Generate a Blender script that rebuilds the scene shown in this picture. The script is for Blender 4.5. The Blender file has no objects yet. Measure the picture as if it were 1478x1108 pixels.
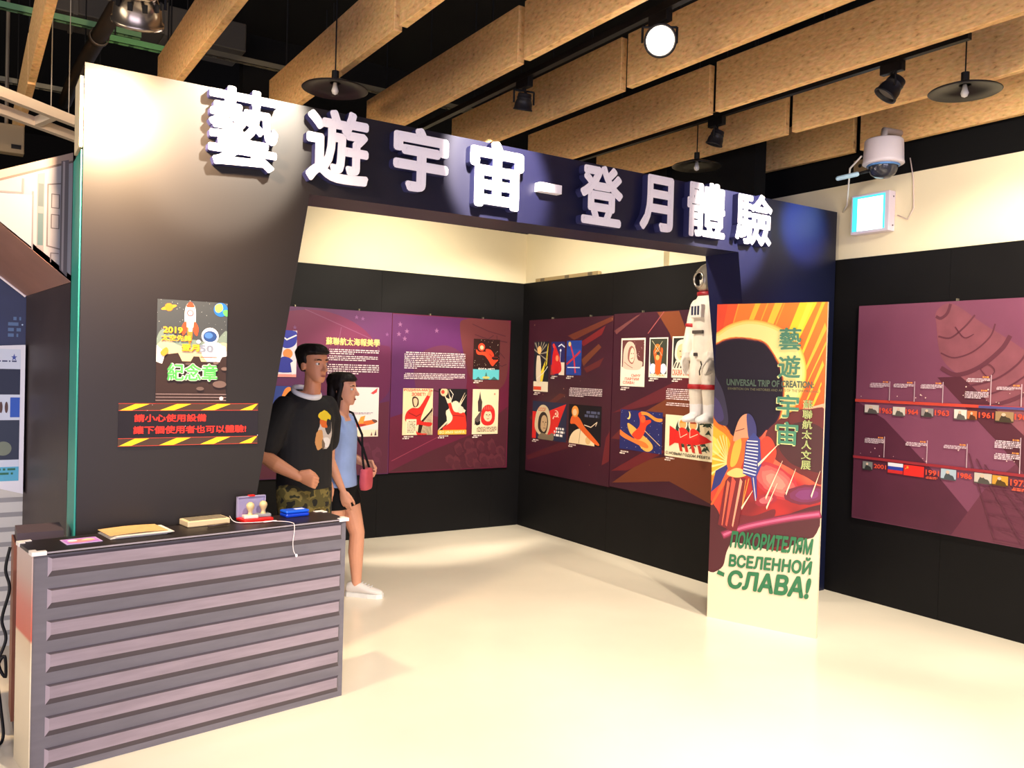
import bpy, bmesh, math, random
from mathutils import Vector, Matrix
random.seed(7)
S = bpy.context.scene
COL = S.collection
# ------------------------------------------------------------------ camera
cam_d = bpy.data.cameras.new('camera'); cam = bpy.data.objects.new('camera', cam_d); COL.objects.link(cam)
cam_d.sensor_width = 36.0; cam_d.lens = 1215.0/1478.0*36.0; cam_d.clip_start = 0.05; cam_d.clip_end = 60
_f, _cx, _cy = 1215.0, 739.0, 554.0
_d = lambda u, v: Vector(((u-_cx)/_f, -(v-_cy)/_f, -1.0)).normalized()
_Y = _d(-50, 510); _X = _d(2650, 587); _X = (_X-_Y*_X.dot(_Y)).normalized(); _Z = _X.cross(_Y)
cam.matrix_world = Matrix.Translation((0, 0, 1.575)) @ Matrix((_X, _Y, _Z)).to_4x4()
S.camera = cam
# ------------------------------------------------------------------ world, exposure, big lights
S.view_settings.view_transform = 'Standard'; S.view_settings.look = 'None'
S.view_settings.exposure = 0.95; S.view_settings.gamma = 1.0; S.view_settings.use_curve_mapping = False
try:
    S.cycles.use_denoising = True
    S.cycles.max_bounces = 8; S.cycles.diffuse_bounces = 5
    S.cycles.sample_clamp_indirect = 6.0
except Exception: pass
wd = bpy.data.worlds.new('world'); S.world = wd; wd.use_nodes = True
wd.node_tree.nodes['Background'].inputs[0].default_value = (0.75, 0.72, 0.95, 1)
wd.node_tree.nodes['Background'].inputs[1].default_value = 0.10

def area(name, loc, target, size, sy, power, color):
    l = bpy.data.lights.new(name, 'AREA'); l.shape = 'RECTANGLE'; l.size = size; l.size_y = sy; l.energy = power; l.color = color
    o = bpy.data.objects.new(name, l); COL.objects.link(o); o.location = loc
    o.rotation_euler = (Vector(target)-Vector(loc)).to_track_quat('-Z', 'Y').to_euler(); return o
def spot(name, loc, target, power, angle, color=(1, .80, .56), blend=.5, radius=.04):
    l = bpy.data.lights.new(name, 'SPOT'); l.energy = power; l.spot_size = math.radians(angle); l.spot_blend = blend
    l.color = color; l.shadow_soft_size = radius
    o = bpy.data.objects.new(name, l); COL.objects.link(o); o.location = loc
    o.rotation_euler = (Vector(target)-Vector(loc)).to_track_quat('-Z', 'Y').to_euler(); return o
area('added_back_fill', (-2.5, -5.6, 1.9), (1.5, 4, 1.4), 8.0, 2.8, 260, (.80, .75, 1.0))  # unseen fill added behind the camera for cool ambient light, no window built
area('added_side_fill', (-7.2, 1.0, 2.2), (4, 2.6, 2.6), 5.0, 2.6, 190, (1, .86, .68))  # unseen fill added at the left to brighten the baffles' side faces
WARM = (1, .88, .72)
# gallery spots on the tracks above and behind the viewer
spot('floor_spot', (2.77, .6, 3.2), (2.9, 2.3, 0), 330, 75, WARM)
spot('floor_spot', (1.3, .8, 3.2), (1.7, 2.8, 0), 230, 70, WARM)
spot('floor_spot', (4.2, .4, 3.2), (4.4, 2.2, 0), 230, 75, WARM)
spot('timeline_spot', (4.2, 1.5, 3.2), (5.4, 2.9, 1.4), 130, 70, WARM)
spot('wall_spot', (4.55, 2.0, 3.2), (5.4, 3.0, 2.7), 40, 80, WARM)
spot('banner_spot', (3.3, 1.6, 3.2), (4.2, 3.5, 1.3), 40, 46, WARM)
spot('counter_spot', (.2, .9, 3.2), (.9, 3.6, .5), 60, 60, (.9, .84, 1))
spot('title_spot', (1.36, 3.0, 3.25), (1.03, 3.94, 2.64), 260, 36, WARM, .35)
spot('title_spot', (2.1, 3.05, 3.25), (2.40, 3.94, 2.68), 520, 34, WARM, .35)
spot('title_spot', (4.28, 3.0, 3.1), (4.26, 3.94, 2.64), 220, 42, WARM, .35)
spot('title_spot', (4.6, 2.9, 2.9), (5.0, 3.94, 2.64), 160, 28, (.08, .4, 1), .8)
# inner room
spot('poster_spot', (2.95, 4.6, 3.15), (3.2, 7.07, 1.4), 190, 75, WARM, .8)
spot('poster_spot', (3.0, 5.2, 3.2), (4.7, 5.9, 1.5), 105, 85, WARM, .8)
spot('poster_spot', (3.3, 4.5, 3.1), (4.7, 4.8, 1.7), 70, 70, WARM, .8)
spot('inner_floor_spot', (2.9, 4.8, 3.2), (3.0, 5.7, 0), 60, 100, WARM, .8)
spot('inner_wall_spot', (3.0, 5.6, 2.95), (3.9, 7.16, 2.7), 30, 110, (1, .86, .6), .8)

# ------------------------------------------------------------------ material helpers
def lin(c):
    return tuple((x/255/12.92 if x/255 <= .04045 else ((x/255+.055)/1.055)**2.4) for x in c)
_mats = {}
def mat(c, rough=.6, metal=0., var=.0, scale=30., emit=0., bump=0., name=None, stretch=None, coat=0., alpha=1., trans=0.):
    key = (c, rough, metal, var, scale, emit, bump, name, stretch, alpha, trans)
    if key in _mats: return _mats[key]
    m = bpy.data.materials.new(name or 'paint_%02x%02x%02x' % tuple(int(x) for x in c)); m.use_nodes = True
    nt = m.node_tree; b = nt.nodes['Principled BSDF']
    L = lin(c)
    if max(c) < 60: b.inputs['Specular IOR Level'].default_value = .2
    b.inputs['Base Color'].default_value = (*L, 1); b.inputs['Roughness'].default_value = rough; b.inputs['Metallic'].default_value = metal
    if alpha < 1: b.inputs['Alpha'].default_value = alpha
    if trans: b.inputs['Transmission Weight'].default_value = trans
    if emit:
        b.inputs['Emission Color'].default_value = (*L, 1); b.inputs['Emission Strength'].default_value = emit
    if var or bump:
        tc = nt.nodes.new('ShaderNodeTexCoord'); mp = nt.nodes.new('ShaderNodeMapping'); nz = nt.nodes.new('ShaderNodeTexNoise')
        nz.inputs['Scale'].default_value = scale; nz.inputs['Detail'].default_value = 5
        if stretch: mp.inputs['Scale'].default_value = stretch
        nt.links.new(tc.outputs['Object'], mp.inputs[0]); nt.links.new(mp.outputs[0], nz.inputs['Vector'])
        if var:
            r = nt.nodes.new('ShaderNodeValToRGB'); r.color_ramp.elements[0].position = .3; r.color_ramp.elements[1].position = .72
            r.color_ramp.elements[0].color = (*[x*(1-var) for x in L], 1); r.color_ramp.elements[1].color = (*[min(1, x*(1+var)) for x in L], 1)
            nt.links.new(nz.outputs['Fac'], r.inputs[0]); nt.links.new(r.outputs[0], b.inputs['Base Color'])
        if bump:
            bp = nt.nodes.new('ShaderNodeBump'); bp.inputs['Strength'].default_value = bump; bp.inputs['Distance'].default_value = .01
            nt.links.new(nz.outputs['Fac'], bp.inputs['Height']); nt.links.new(bp.outputs[0], b.inputs['Normal'])
    _mats[key] = m; return m

def osb_mat():
    m = bpy.data.materials.new('strand_board'); m.use_nodes = True; nt = m.node_tree; b = nt.nodes['Principled BSDF']
    tc = nt.nodes.new('ShaderNodeTexCoord'); mp = nt.nodes.new('ShaderNodeMapping'); mp.inputs['Scale'].default_value = (1, .6, 1.5)
    v = nt.nodes.new('ShaderNodeTexVoronoi'); v.inputs['Scale'].default_value = 60
    n = nt.nodes.new('ShaderNodeTexNoise'); n.inputs['Scale'].default_value = 42; n.inputs['Detail'].default_value = 6
    r = nt.nodes.new('ShaderNodeValToRGB'); e = r.color_ramp.elements
    e[0].position = .22; e[0].color = (*lin((150, 104, 56)), 1); e[1].position = .72; e[1].color = (*lin((240, 198, 136)), 1)
    k = e.new(.38); k.color = (*lin((218, 170, 108)), 1)
    mx = nt.nodes.new('ShaderNodeMix'); mx.data_type = 'RGBA'; mx.blend_type = 'MULTIPLY'; mx.inputs[0].default_value = .1
    nt.links.new(tc.outputs['Object'], mp.inputs[0]); nt.links.new(mp.outputs[0], v.inputs['Vector']); nt.links.new(mp.outputs[0], n.inputs['Vector'])
    nt.links.new(n.outputs['Fac'], r.inputs[0]); nt.links.new(r.outputs[0], mx.inputs[6]); nt.links.new(v.outputs['Color'], mx.inputs[7])
    nt.links.new(mx.outputs[2], b.inputs['Base Color']); b.inputs['Roughness'].default_value = .85
    bp = nt.nodes.new('ShaderNodeBump'); bp.inputs['Strength'].default_value = .3; bp.inputs['Distance'].default_value = .006
    nt.links.new(n.outputs['Fac'], bp.inputs['Height']); nt.links.new(bp.outputs[0], b.inputs['Normal'])
    return m
def ramp_mat(name, stops, axis='Z', rough=.6, scale=1.0, noise=0.0, ns=3., lo=0., hi=1.):
    """colour print that changes along one object axis"""
    m = bpy.data.materials.new(name); m.use_nodes = True; nt = m.node_tree; b = nt.nodes['Principled BSDF']; b.inputs['Roughness'].default_value = rough
    tc = nt.nodes.new('ShaderNodeTexCoord'); sp = nt.nodes.new('ShaderNodeSeparateXYZ'); nt.links.new(tc.outputs['Object'], sp.inputs[0])
    mr = nt.nodes.new('ShaderNodeMapRange'); mr.inputs[1].default_value = lo; mr.inputs[2].default_value = hi
    src = sp.outputs[axis]
    if noise:
        nz = nt.nodes.new('ShaderNodeTexNoise'); nz.inputs['Scale'].default_value = ns; nt.links.new(tc.outputs['Object'], nz.inputs['Vector'])
        ma = nt.nodes.new('ShaderNodeMath'); ma.operation = 'MULTIPLY_ADD'; ma.inputs[1].default_value = noise
        nt.links.new(nz.outputs['Fac'], ma.inputs[0]); nt.links.new(src, ma.inputs[2]); src = ma.outputs[0]
    nt.links.new(src, mr.inputs[0])
    r = nt.nodes.new('ShaderNodeValToRGB'); e = r.color_ramp.elements
    for i, (p, c) in enumerate(stops):
        k = e[i] if i < 2 else e.new(p)
        k.position = p; k.color = (*lin(c), 1)
    nt.links.new(mr.outputs[0], r.inputs[0]); nt.links.new(r.outputs[0], b.inputs['Base Color'])
    return m

BLACKPAINT = mat((12, 11, 12), .6, var=.15, scale=4, name='black_wall_paint')
WHITEPAINT = mat((236, 224, 190), .8, var=.03, scale=2, name='cream_wall_paint')
VOID = mat((9, 9, 10), .9, name='black_ceiling_paint')
BLACK = mat((20, 20, 22), .45, name='black_metal')
WHITE = mat((238, 236, 240), .6, name='white_plastic')

# ------------------------------------------------------------------ mesh helpers
_wl = {}
def wloc(o):
    v = Vector((0, 0, 0))
    while o is not None: v += o.location; o = o.parent
    return v
def link(name, verts, faces, mats, parent=None, mi=None, smooth=False, local=False):
    me = bpy.data.meshes.new(name)
    if parent is not None and not local:
        w = wloc(parent); verts = [(v[0]-w.x, v[1]-w.y, v[2]-w.z) for v in verts]
    me.from_pydata([tuple(v) for v in verts], [], faces)
    for m in (mats if isinstance(mats, (list, tuple)) else [mats]): me.materials.append(m)
    if mi: me.polygons.foreach_set('material_index', mi)
    if smooth: me.polygons.foreach_set('use_smooth', [True]*len(me.polygons))
    me.update()
    o = bpy.data.objects.new(name, me); COL.objects.link(o)
    if parent is not None: o.parent = parent
    return o
def tag(o, label=None, cat=None, group=None, kind=None):
    if label: o['label'] = label
    if cat: o['category'] = cat
    if group: o['group'] = group
    if kind: o['kind'] = kind
    return o
def thing(name, label, cat, loc=(0, 0, 0), group=None, rz=0.):
    o = bpy.data.objects.new(name, None); COL.objects.link(o); o.location = loc; o.rotation_euler = (0, 0, rz); o.empty_display_size = .1
    return tag(o, label, cat, group)
class MB:
    """collects shapes into one mesh"""
    def __init__(s): s.v = []; s.f = []; s.m = []
    def add(s, vs, fs, m=0):
        n = len(s.v); s.v += [Vector(v) for v in vs]; s.f += [[i+n for i in f] for f in fs]; s.m += [m]*len(fs); return s
    def box(s, a, b, m=0, bev=0.):
        x0, y0, z0 = a; x1, y1, z1 = b
        if bev:
            bm = bmesh.new(); bmesh.ops.create_cube(bm, size=1)
            bmesh.ops.scale(bm, verts=bm.verts, vec=(x1-x0, y1-y0, z1-z0)); bmesh.ops.translate(bm, verts=bm.verts, vec=((x0+x1)/2, (y0+y1)/2, (z0+z1)/2))
            bmesh.ops.bevel(bm, geom=bm.edges[:], offset=bev, segments=2, affect='EDGES', profile=.5)
            bm.verts.index_update(); s.add([v.co.copy() for v in bm.verts], [[v.index for v in f.verts] for f in bm.faces], m); bm.free(); return s
        return s.add([(x0, y0, z0), (x1, y0, z0), (x1, y1, z0), (x0, y1, z0), (x0, y0, z1), (x1, y0, z1), (x1, y1, z1), (x0, y1, z1)],
                     [[0, 3, 2, 1], [4, 5, 6, 7], [0, 1, 5, 4], [1, 2, 6, 5], [2, 3, 7, 6], [3, 0, 4, 7]], m)
    def obox(s, c, ax, hs, m=0):
        c = Vector(c); vs = []
        for dz in (-1, 1):
            for dx, dy in ((-1, -1), (1, -1), (1, 1), (-1, 1)): vs.append(c+ax[0]*dx*hs[0]+ax[1]*dy*hs[1]+ax[2]*dz*hs[2])
        return s.add(vs, [[0, 3, 2, 1], [4, 5, 6, 7], [0, 1, 5, 4], [1, 2, 6, 5], [2, 3, 7, 6], [3, 0, 4, 7]], m)
    def tube(s, pts, r, n=10, m=0, cap='flat', ref=None):
        pts = [Vector(p) for p in pts]
        rs = list(r) if isinstance(r, (list, tuple)) else [r]*len(pts)
        if cap == 'round':
            def ext(p, q, rr):
                d = (p-q).normalized(); return [(p+d*rr*math.sin(a), max(rr*math.cos(a), rr*.05)) for a in (math.radians(30), math.radians(60), math.radians(85))]
            st = ext(pts[0], pts[1], rs[0])[::-1]; en = ext(pts[-1], pts[-2], rs[-1])
            pts = [p for p, _ in st]+pts+[p for p, _ in en]; rs = [x for _, x in st]+rs+[x for _, x in en]
        rings = []; d0 = None; a = None
        for i, p in enumerate(pts):
            d = (pts[min(i+1, len(pts)-1)]-pts[max(i-1, 0)])
            d = d.normalized() if d.length > 1e-9 else Vector((0, 0, 1))
            if a is None:
                t = Vector(ref) if ref else (Vector((0, 0, 1)) if abs(d.z) < .9 else Vector((1, 0, 0))); a = t.cross(d).normalized()
            else:
                a = (a-d*a.dot(d)).normalized()
            b = d.cross(a)
            rings.append([p+(a*math.cos(2*math.pi*k/n)+b*math.sin(2*math.pi*k/n))*rs[i] for k in range(n)])
        return s.rings(rings, m)
    def rings(s, rings, m=0, cap=True):
        n = len(rings[0]); vs = [v for r in rings for v in r]; fs = []
        for i in range(len(rings)-1):
            for k in range(n): fs.append([i*n+k, i*n+(k+1) % n, (i+1)*n+(k+1) % n, (i+1)*n+k])
        if cap: fs.append(list(range(n))[::-1]); fs.append([(len(rings)-1)*n+k for k in range(n)])
        return s.add(vs, fs, m)
    def lathe(s, prof, c=(0, 0, 0), n=28, m=0, axis=None, cap=False):
        """prof: (r, h) pairs turned about an axis through c"""
        d = Vector(axis or (0, 0, 1)).normalized(); t = Vector((0, 0, 1)) if abs(d.z) < .9 else Vector((1, 0, 0)); a = t.cross(d).normalized(); b = d.cross(a); c = Vector(c)
        return s.rings([[c+d*h+(a*math.cos(2*math.pi*k/n)+b*math.sin(2*math.pi*k/n))*max(r, 1e-4) for k in range(n)] for r, h in prof], m, cap)
    def ell(s, c, r, n=16, m=0, ax=None):
        c = Vector(c); ax = ax or (Vector((1, 0, 0)), Vector((0, 1, 0)), Vector((0, 0, 1)))
        rings = []
        for i in range(n//2+1):
            t = -math.pi/2+math.pi*i/(n//2); cc = max(math.cos(t), .01)
            rings.append([c+ax[0]*r[0]*cc*math.cos(2*math.pi*k/n)+ax[1]*r[1]*cc*math.sin(2*math.pi*k/n)+ax[2]*r[2]*math.sin(t) for k in range(n)])
        return s.rings(rings, m)
    def prism(s, poly, o, u, v, w, m=0):
        """polygon (a,b) in plane o+u*a+v*b pushed by vector w"""
        o, u, v, w = Vector(o), Vector(u), Vector(v), Vector(w); n = len(poly)
        vs = [o+u*a+v*b for a, b in poly]+[o+u*a+v*b+w for a, b in poly]
        return s.add(vs, [list(range(n)), list(range(2*n-1, n-1, -1))]+[[i, i+n, (i+1) % n+n, (i+1) % n] for i in range(n)], m)
    def build(s, name, mats, parent=None, smooth=False, local=False, fix=True):
        o = link(name, s.v, s.f, mats, parent, s.m, smooth, local)
        if fix:
            bm = bmesh.new(); bm.from_mesh(o.data); bmesh.ops.recalc_face_normals(bm, faces=bm.faces); bm.to_mesh(o.data); bm.free()
        return o
    def smooth_angle(s): pass
def struct(o): o['kind'] = 'structure'; return o

# text to mesh, built-in font
_tx = {}
def text_data(s, bold=0., ext=0.):
    k = (s, bold, ext)
    if k in _tx: return _tx[k]
    c = bpy.data.curves.new('lettering', 'FONT'); c.body = s; c.offset = bold; c.extrude = ext; c.resolution_u = 3
    o = bpy.data.objects.new('lettering', c); COL.objects.link(o)
    dg = bpy.context.evaluated_depsgraph_get(); me = bpy.data.meshes.new_from_object(o.evaluated_get(dg))
    vs = [v.co.copy() for v in me.vertices]; fs = [list(p.vertices) for p in me.polygons]
    bpy.data.objects.remove(o); bpy.data.curves.remove(c); bpy.data.meshes.remove(me)
    _tx[k] = (vs, fs); return _tx[k]

def crom(pts, n=5):
    out = []; N = len(pts)
    for i in range(N):
        p0, p1, p2, p3 = (Vector(pts[(i+j-1) % N]) for j in range(4))
        for k in range(n):
            t = k/n
            out.append(tuple(.5*((2*p1)+(p2-p0)*t+(2*p0-5*p1+4*p2-p3)*t*t+(3*p1-p0-3*p2+p3)*t**3)))
    return out
def osp(pts, n=6):
    P_ = [Vector(p) for p in pts]; out = []
    for i in range(len(P_)-1):
        p0, p1, p2, p3 = P_[max(i-1, 0)], P_[i], P_[i+1], P_[min(i+2, len(P_)-1)]
        for k in range(n):
            t = k/n; out.append(tuple(.5*((2*p1)+(p2-p0)*t+(2*p0-5*p1+4*p2-p3)*t*t+(3*p1-p0-3*p2+p3)*t**3)))
    return out+[tuple(P_[-1])]
class Art:
    """flat print on a panel: shapes in (u, v) metres stacked in hair-thin layers"""
    def __init__(s, o, U, N, base=.0006):
        s.o = Vector(o); s.U = Vector(U); s.N = Vector(N); s.V = Vector((0, 0, 1)); s.k = [base]; s.v = []; s.f = []; s.mi = []; s.cs = []
        s.x0, s.y0, s.w, s.h = 0, 0, 1, 1; s.rough = .55; s.sb = False; s.cl = None
    def sub(s, x0, y0, x1, y1):
        a = Art.__new__(Art); a.__dict__.update(s.__dict__); a.sb = True; a.cl = None
        a.x0, a.y0, a.w, a.h = s.x0+s.w*x0, s.y0+s.h*y0, s.w*(x1-x0), s.h*(y1-y0); return a
    def fresh(s):
        a = Art(s.o, s.U, s.N, s.k[0]+.0002); a.x0, a.y0, a.w, a.h = s.x0, s.y0, s.w, s.h; a.rough = s.rough; a.sb = s.sb; return a
    def P(s, x, y):
        if s.cl: x, y = min(max(x, s.cl[0]), s.cl[2]), min(max(y, s.cl[1]), s.cl[3])
        if s.sb: x, y = min(max(x, 0), 1), min(max(y, 0), 1)
        return s.o+s.U*(s.x0+s.w*x)+s.V*(s.y0+s.h*y)+s.N*s.k[0]
    def raw(s, vs, fs, c):
        m = c if not isinstance(c, tuple) else mat(c, s.rough)
        if m not in s.cs: s.cs.append(m)
        i = s.cs.index(m); n = len(s.v); s.v += vs; s.f += [[j+n for j in f] for f in fs]; s.mi += [i]*len(fs); s.k[0] += .0001
    def poly(s, pts, c): s.raw([s.P(*p) for p in pts], [list(range(len(pts)))], c); return s
    def rect(s, x0, y0, x1, y1, c): return s.poly([(x0, y0), (x1, y0), (x1, y1), (x0, y1)], c)
    def blob(s, pts, c, n=5): return s.poly(crom(pts, n), c)
    def ell(s, x, y, rx, ry, c, n=24, rot=0., wob=0.):
        ca, sa = math.cos(rot), math.sin(rot); q = []
        for k in range(n):
            t = 2*math.pi*k/n; w = 1+(random.uniform(-wob, wob) if wob else 0)
            a, b = rx*w*math.cos(t), ry*w*math.sin(t); q.append((x+a*ca-b*sa, y+a*sa+b*ca))
        return s.poly(q, c)
    def circ(s, x, y, r, c, n=24): return s.ell(x, y, r, r*s.w/s.h, c, n)
    def line(s, pts, w, c):
        """w in metres"""
        vs = []; fs = []
        for (xa, ya), (xb, yb) in zip(pts[:-1], pts[1:]):
            a, b = s.P(xa, ya), s.P(xb, yb); d = (b-a); 
            if d.length < 1e-6: continue
            n = s.N.cross(d).normalized()*w/2; e = d.normalized()*w*.3; i = len(vs)
            o_ = s.N*(.00002*(i//4)); vs += [a-n-e+o_, b-n+e+o_, b+n+e+o_, a+n-e+o_]; fs.append([i, i+1, i+2, i+3])
        s.k[0] += .00002*(len(vs)//4)
        s.raw(vs, fs, c); return s
    def ray(s, x0, y0, x1, y1, w0, w1, c):
        d = Vector((x1-x0, (y1-y0))); n = Vector((-d.y, d.x)).normalized()
        return s.poly([(x0+n.x*w0, y0+n.y*w0), (x0-n.x*w0, y0-n.y*w0), (x1-n.x*w1, y1-n.y*w1), (x1+n.x*w1, y1+n.y*w1)], c)
    def text(s, t, x0, y0, x1, y1, c, bold=0., quad=None):
        vs, fs = text_data(t); xs = [v.x for v in vs]; ys = [v.y for v in vs]
        a, b, p, q = min(xs)-bold, max(xs)+bold, min(ys)-bold, max(ys)+bold
        for k in range(9 if bold > .012 else 5 if bold else 1):
            ox, oy = (0, 0) if k == 0 else (bold*math.cos(k*math.pi/(4 if bold > .012 else 2)), bold*math.sin(k*math.pi/(4 if bold > .012 else 2)))
            out = []
            for v in vs:
                i, j = (v.x+ox-a)/(b-a), (v.y+oy-p)/(q-p)
                if quad:
                    (ax, ay), (bx, by), (cx, cy), (dx, dy) = quad
                    x = (ax*(1-i)+bx*i)*(1-j)+(dx*(1-i)+cx*i)*j; y = (ay*(1-i)+by*i)*(1-j)+(dy*(1-i)+cy*i)*j
                else: x, y = x0+(x1-x0)*i, y0+(y1-y0)*j
                out.append(s.P(x, y))
            s.raw(out, fs, c); s.k[0] -= .00008
        s.k[0] += .0001
        return s
    def para(s, x0, y0, x1, y1, rows, c, last=.6, gap=.5, seed=1):
        R = random.Random(seed); vs = []; fs = []; ph = (y1-y0)/rows
        for r in range(rows):
            yt = y1-r*ph; yb = yt-ph*(1-gap); xe = x1 if r < rows-1 else x0+(x1-x0)*last
            x = x0+(ph*.8*s.h/s.w if r == 0 else 0)
            while x < xe-1e-4:
                w = min(R.choice((.5, .9, 1.6, 2.4))*ph*s.h/s.w, xe-x); i = len(vs)
                vs += [s.P(x, yb), s.P(x+w, yb), s.P(x+w, yt), s.P(x, yt)]; fs.append([i, i+1, i+2, i+3]); x += w+.42*ph*s.h/s.w
        s.raw(vs, fs, c); return s
    def stars(s, n, c, r=.004, seed=3, box=(0, 0, 1, 1)):
        R = random.Random(seed); vs = []; fs = []
        for _ in range(n):
            x, y = R.uniform(box[0], box[2]), R.uniform(box[1], box[3]); q = r*R.uniform(.4, 1); i = len(vs); p = s.P(x, y)
            vs += [p-s.U*q, p-s.V*q, p+s.U*q, p+s.V*q]; fs.append([i, i+1, i+2, i+3])
        s.raw(vs, fs, c); return s
    def build(s, name, parent): return link(name, s.v, s.f, s.cs, parent, s.mi)

# ------------------------------------------------------------------ setting
floor_m = mat((236, 226, 204), .2, var=.05, scale=1.3, name='cream_epoxy_floor')
struct(MB().box((-8, -6.5, -.1), (6, 12, 0)).build('floor', floor_m))
struct(MB().box((-8, -6.5, 4.3), (6, 12, 4.4)).build('ceiling', VOID))
struct(MB().box((-8.1, -6.5, 0), (-8, 12, 4.3)).build('wall_left', VOID))
struct(MB().box((-8, 12, 0), (1.9, 12.1, 4.3)).build('wall_far', VOID))
# white wall behind the arch, black painted above
struct(MB().box((1.9, 7.15, 0), (4.88, 7.27, 2.95), 0).box((1.9, 7.15, 2.95), (4.88, 7.27, 4.3), 1).build('wall_back', [WHITEPAINT, VOID]))
struct(MB().box((4.78, 5.13, 0), (4.9, 7.15, 2.95), 0).box((4.84, 4.26, 0), (4.96, 5.13, 2.74), 0).box((4.78, 5.13, 2.95), (4.9, 7.15, 4.3), 1).box((4.84, 4.26, 2.74), (4.96, 5.13, 4.3), 1).build('wall_inner', [WHITEPAINT, VOID]))
struct(MB().box((5.42, -6.5, 0), (5.55, 4.9, 3.0), 0).box((5.42, -6.5, 3.0), (5.55, 4.9, 4.3), 1).build('wall_right', [WHITEPAINT, VOID]))
struct(MB().box((4.96, 4.9, 0), (5.55, 5.0, 4.3)).build('wall_return', VOID))
# black partition panelling, 2.44 high
pt = MB()
for x0 in (1.95, 3.17): pt.box((x0, 7.09, 0), (min(x0+1.218, 4.72), 7.15, 2.44))
pt.box((4.39, 7.09, 0), (4.72, 7.15, 2.44))
struct(pt.build('partition_back', BLACKPAINT))
pt = MB()
for y0 in (4.26, 5.69): pt.box((4.72, y0, 0), (4.78, y0+1.428, 2.44))
struct(pt.build('partition_inner', BLACKPAINT))
pt = MB()
for i in range(6): pt.box((5.40, 4.30-1.22*(i+1)+.002, 0), (5.42, 4.30-1.22*i, 2.45))
struct(pt.build('partition_right', BLACKPAINT))

# ------------------------------------------------------------------ entrance arch
A0, A1 = 3.94, 4.24
arch = thing('entrance_arch', 'dark navy exhibition entrance arch with white raised title characters', 'arch', (2.9, A0, 0))
arch_m = ramp_mat('arch_print_with_glow', [(0, (33, 26, 21)), (.18, (27, 23, 21)), (.36, (18, 18, 44)), (.75, (15, 17, 56)), (.9, (12, 20, 60)), (1, (9, 15, 40))], 'X', .42, lo=-2.5, hi=2.47)  # navy is print; brown left end has the lamp's warm glow painted in
ap = [(.40, 0), (1.005, 0), (1.375, 2.385), (4.345, 2.405), (4.73, 0), (5.38, 0), (5.38, 2.80), (.40, 2.80)]
MB().prism(ap, (0, A0, 0), (1, 0, 0), (0, 0, 1), (0, A1-A0, 0)).build('frame', arch_m, arch)
MB().box((.392, A0+.012, 0), (.399, A1, 2.44)).build('side_panel', mat((44, 150, 136), .5, var=.06, scale=6, name='teal_board'), arch)
MB().box((.385, A0+.012, 2.45), (.399, A1-.1, 2.745)).build('upper_side_panel', mat((222, 208, 176), .6, name='cream_board'), arch)
foam = mat((246, 242, 252), .6, name='white_foam'); foam_e = mat((40, 42, 92), .6, name='navy_foam_edge')
for ch, x0, x1, z0, z1, bo in [('藝', .888, 1.198, 2.445, 2.808, .022), ('遊', 1.333, 1.65, 2.441, 2.80, .03), ('宇', 1.781, 2.095, 2.462, 2.79, .042), ('宙', 2.225, 2.565, 2.438, 2.80, .04),
                               ('-', 2.677, 2.829, 2.576, 2.625, 0), ('登', 2.96, 3.28, 2.432, 2.785, .036), ('月', 3.417, 3.69, 2.447, 2.79, .036), ('體', 3.81, 4.152, 2.451, 2.81, .026), ('驗', 4.253, 4.61, 2.453, 2.80, .022)]:
    if ch == '-':
        MB().box((x0, A0-.05, z0), (x1, A0-.001, z1)).build('title_character', foam, arch); continue
    vs, fs = text_data(ch)
    xs = [v.x for v in vs]; ys = [v.y for v in vs]; a, b, c, d = min(xs)-bo, max(xs)+bo, min(ys)-bo, max(ys)+bo
    vv = []; ff = []; mi = []
    for k in range(13):
        ox, oy = (0, 0) if k == 0 else (bo*math.cos(k*math.pi/6), bo*math.sin(k*math.pi/6))
        bm = bmesh.new(); yf = A0-.05-.0002*k
        bv = [bm.verts.new((x0+(x1-x0)*(v.x+ox-a)/(b-a), yf, z0+(z1-z0)*(v.y+oy-c)/(d-c))) for v in vs]
        for f in fs:
            try: bm.faces.new([bv[i] for i in f])
            except ValueError: pass
        bmesh.ops.remove_doubles(bm, verts=bm.verts, dist=.0002)
        r = bmesh.ops.extrude_face_region(bm, geom=bm.faces[:])
        bmesh.ops.translate(bm, verts=[g for g in r['geom'] if isinstance(g, bmesh.types.BMVert)], vec=(0, A0-.001-yf, 0))
        bmesh.ops.recalc_face_normals(bm, faces=bm.faces); bm.verts.index_update(); n0 = len(vv)
        vv += [v.co.copy() for v in bm.verts]; ff += [[v.index+n0 for v in f.verts] for f in bm.faces]; mi += [0 if abs(f.normal.y) > .7 else 1 for f in bm.faces]; bm.free()
    link('title_character', vv, ff, [foam, foam_e], arch, mi)

# stamp poster on the arch
def arch_art(): return Art((0, A0-.004, 0), (1, 0, 0), (0, -1, 0))
ps = thing('stamp_poster', 'portrait poster with green commemorative stamp lettering on arch leg', 'poster', (.85, A0, 1.38))
MB().box((.70, A0-.004, 1.381), (1.0, A0-.0005, 1.838)).build('backing', mat((54, 44, 44), .5), ps)
a = arch_art().sub(.70, 1.381, 1.0, 1.838)
a.rect(0, 0, 1, 1, mat((56, 46, 45), .5)).rect(0, .42, 1, 1, (62, 68, 72))
a.blob([(0, .40), (0, .62), (.1, .72), (.3, .64), (.55, .62), (.8, .6), (1, .72), (1, .4)], (118, 138, 128))
a.blob([(0, .40), (0, .55), (.14, .62), (.32, .56), (.6, .55), (1, .6), (1, .4)], (212, 190, 150))
a.poly([(0, .39), (0, .56), (.07, .52), (.12, .43), (.1, .38)], (246, 246, 240)).poly([(.7, .4), (.76, .5), (1, .52), (1, .42), (.9, .38)], (244, 244, 246))
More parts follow.
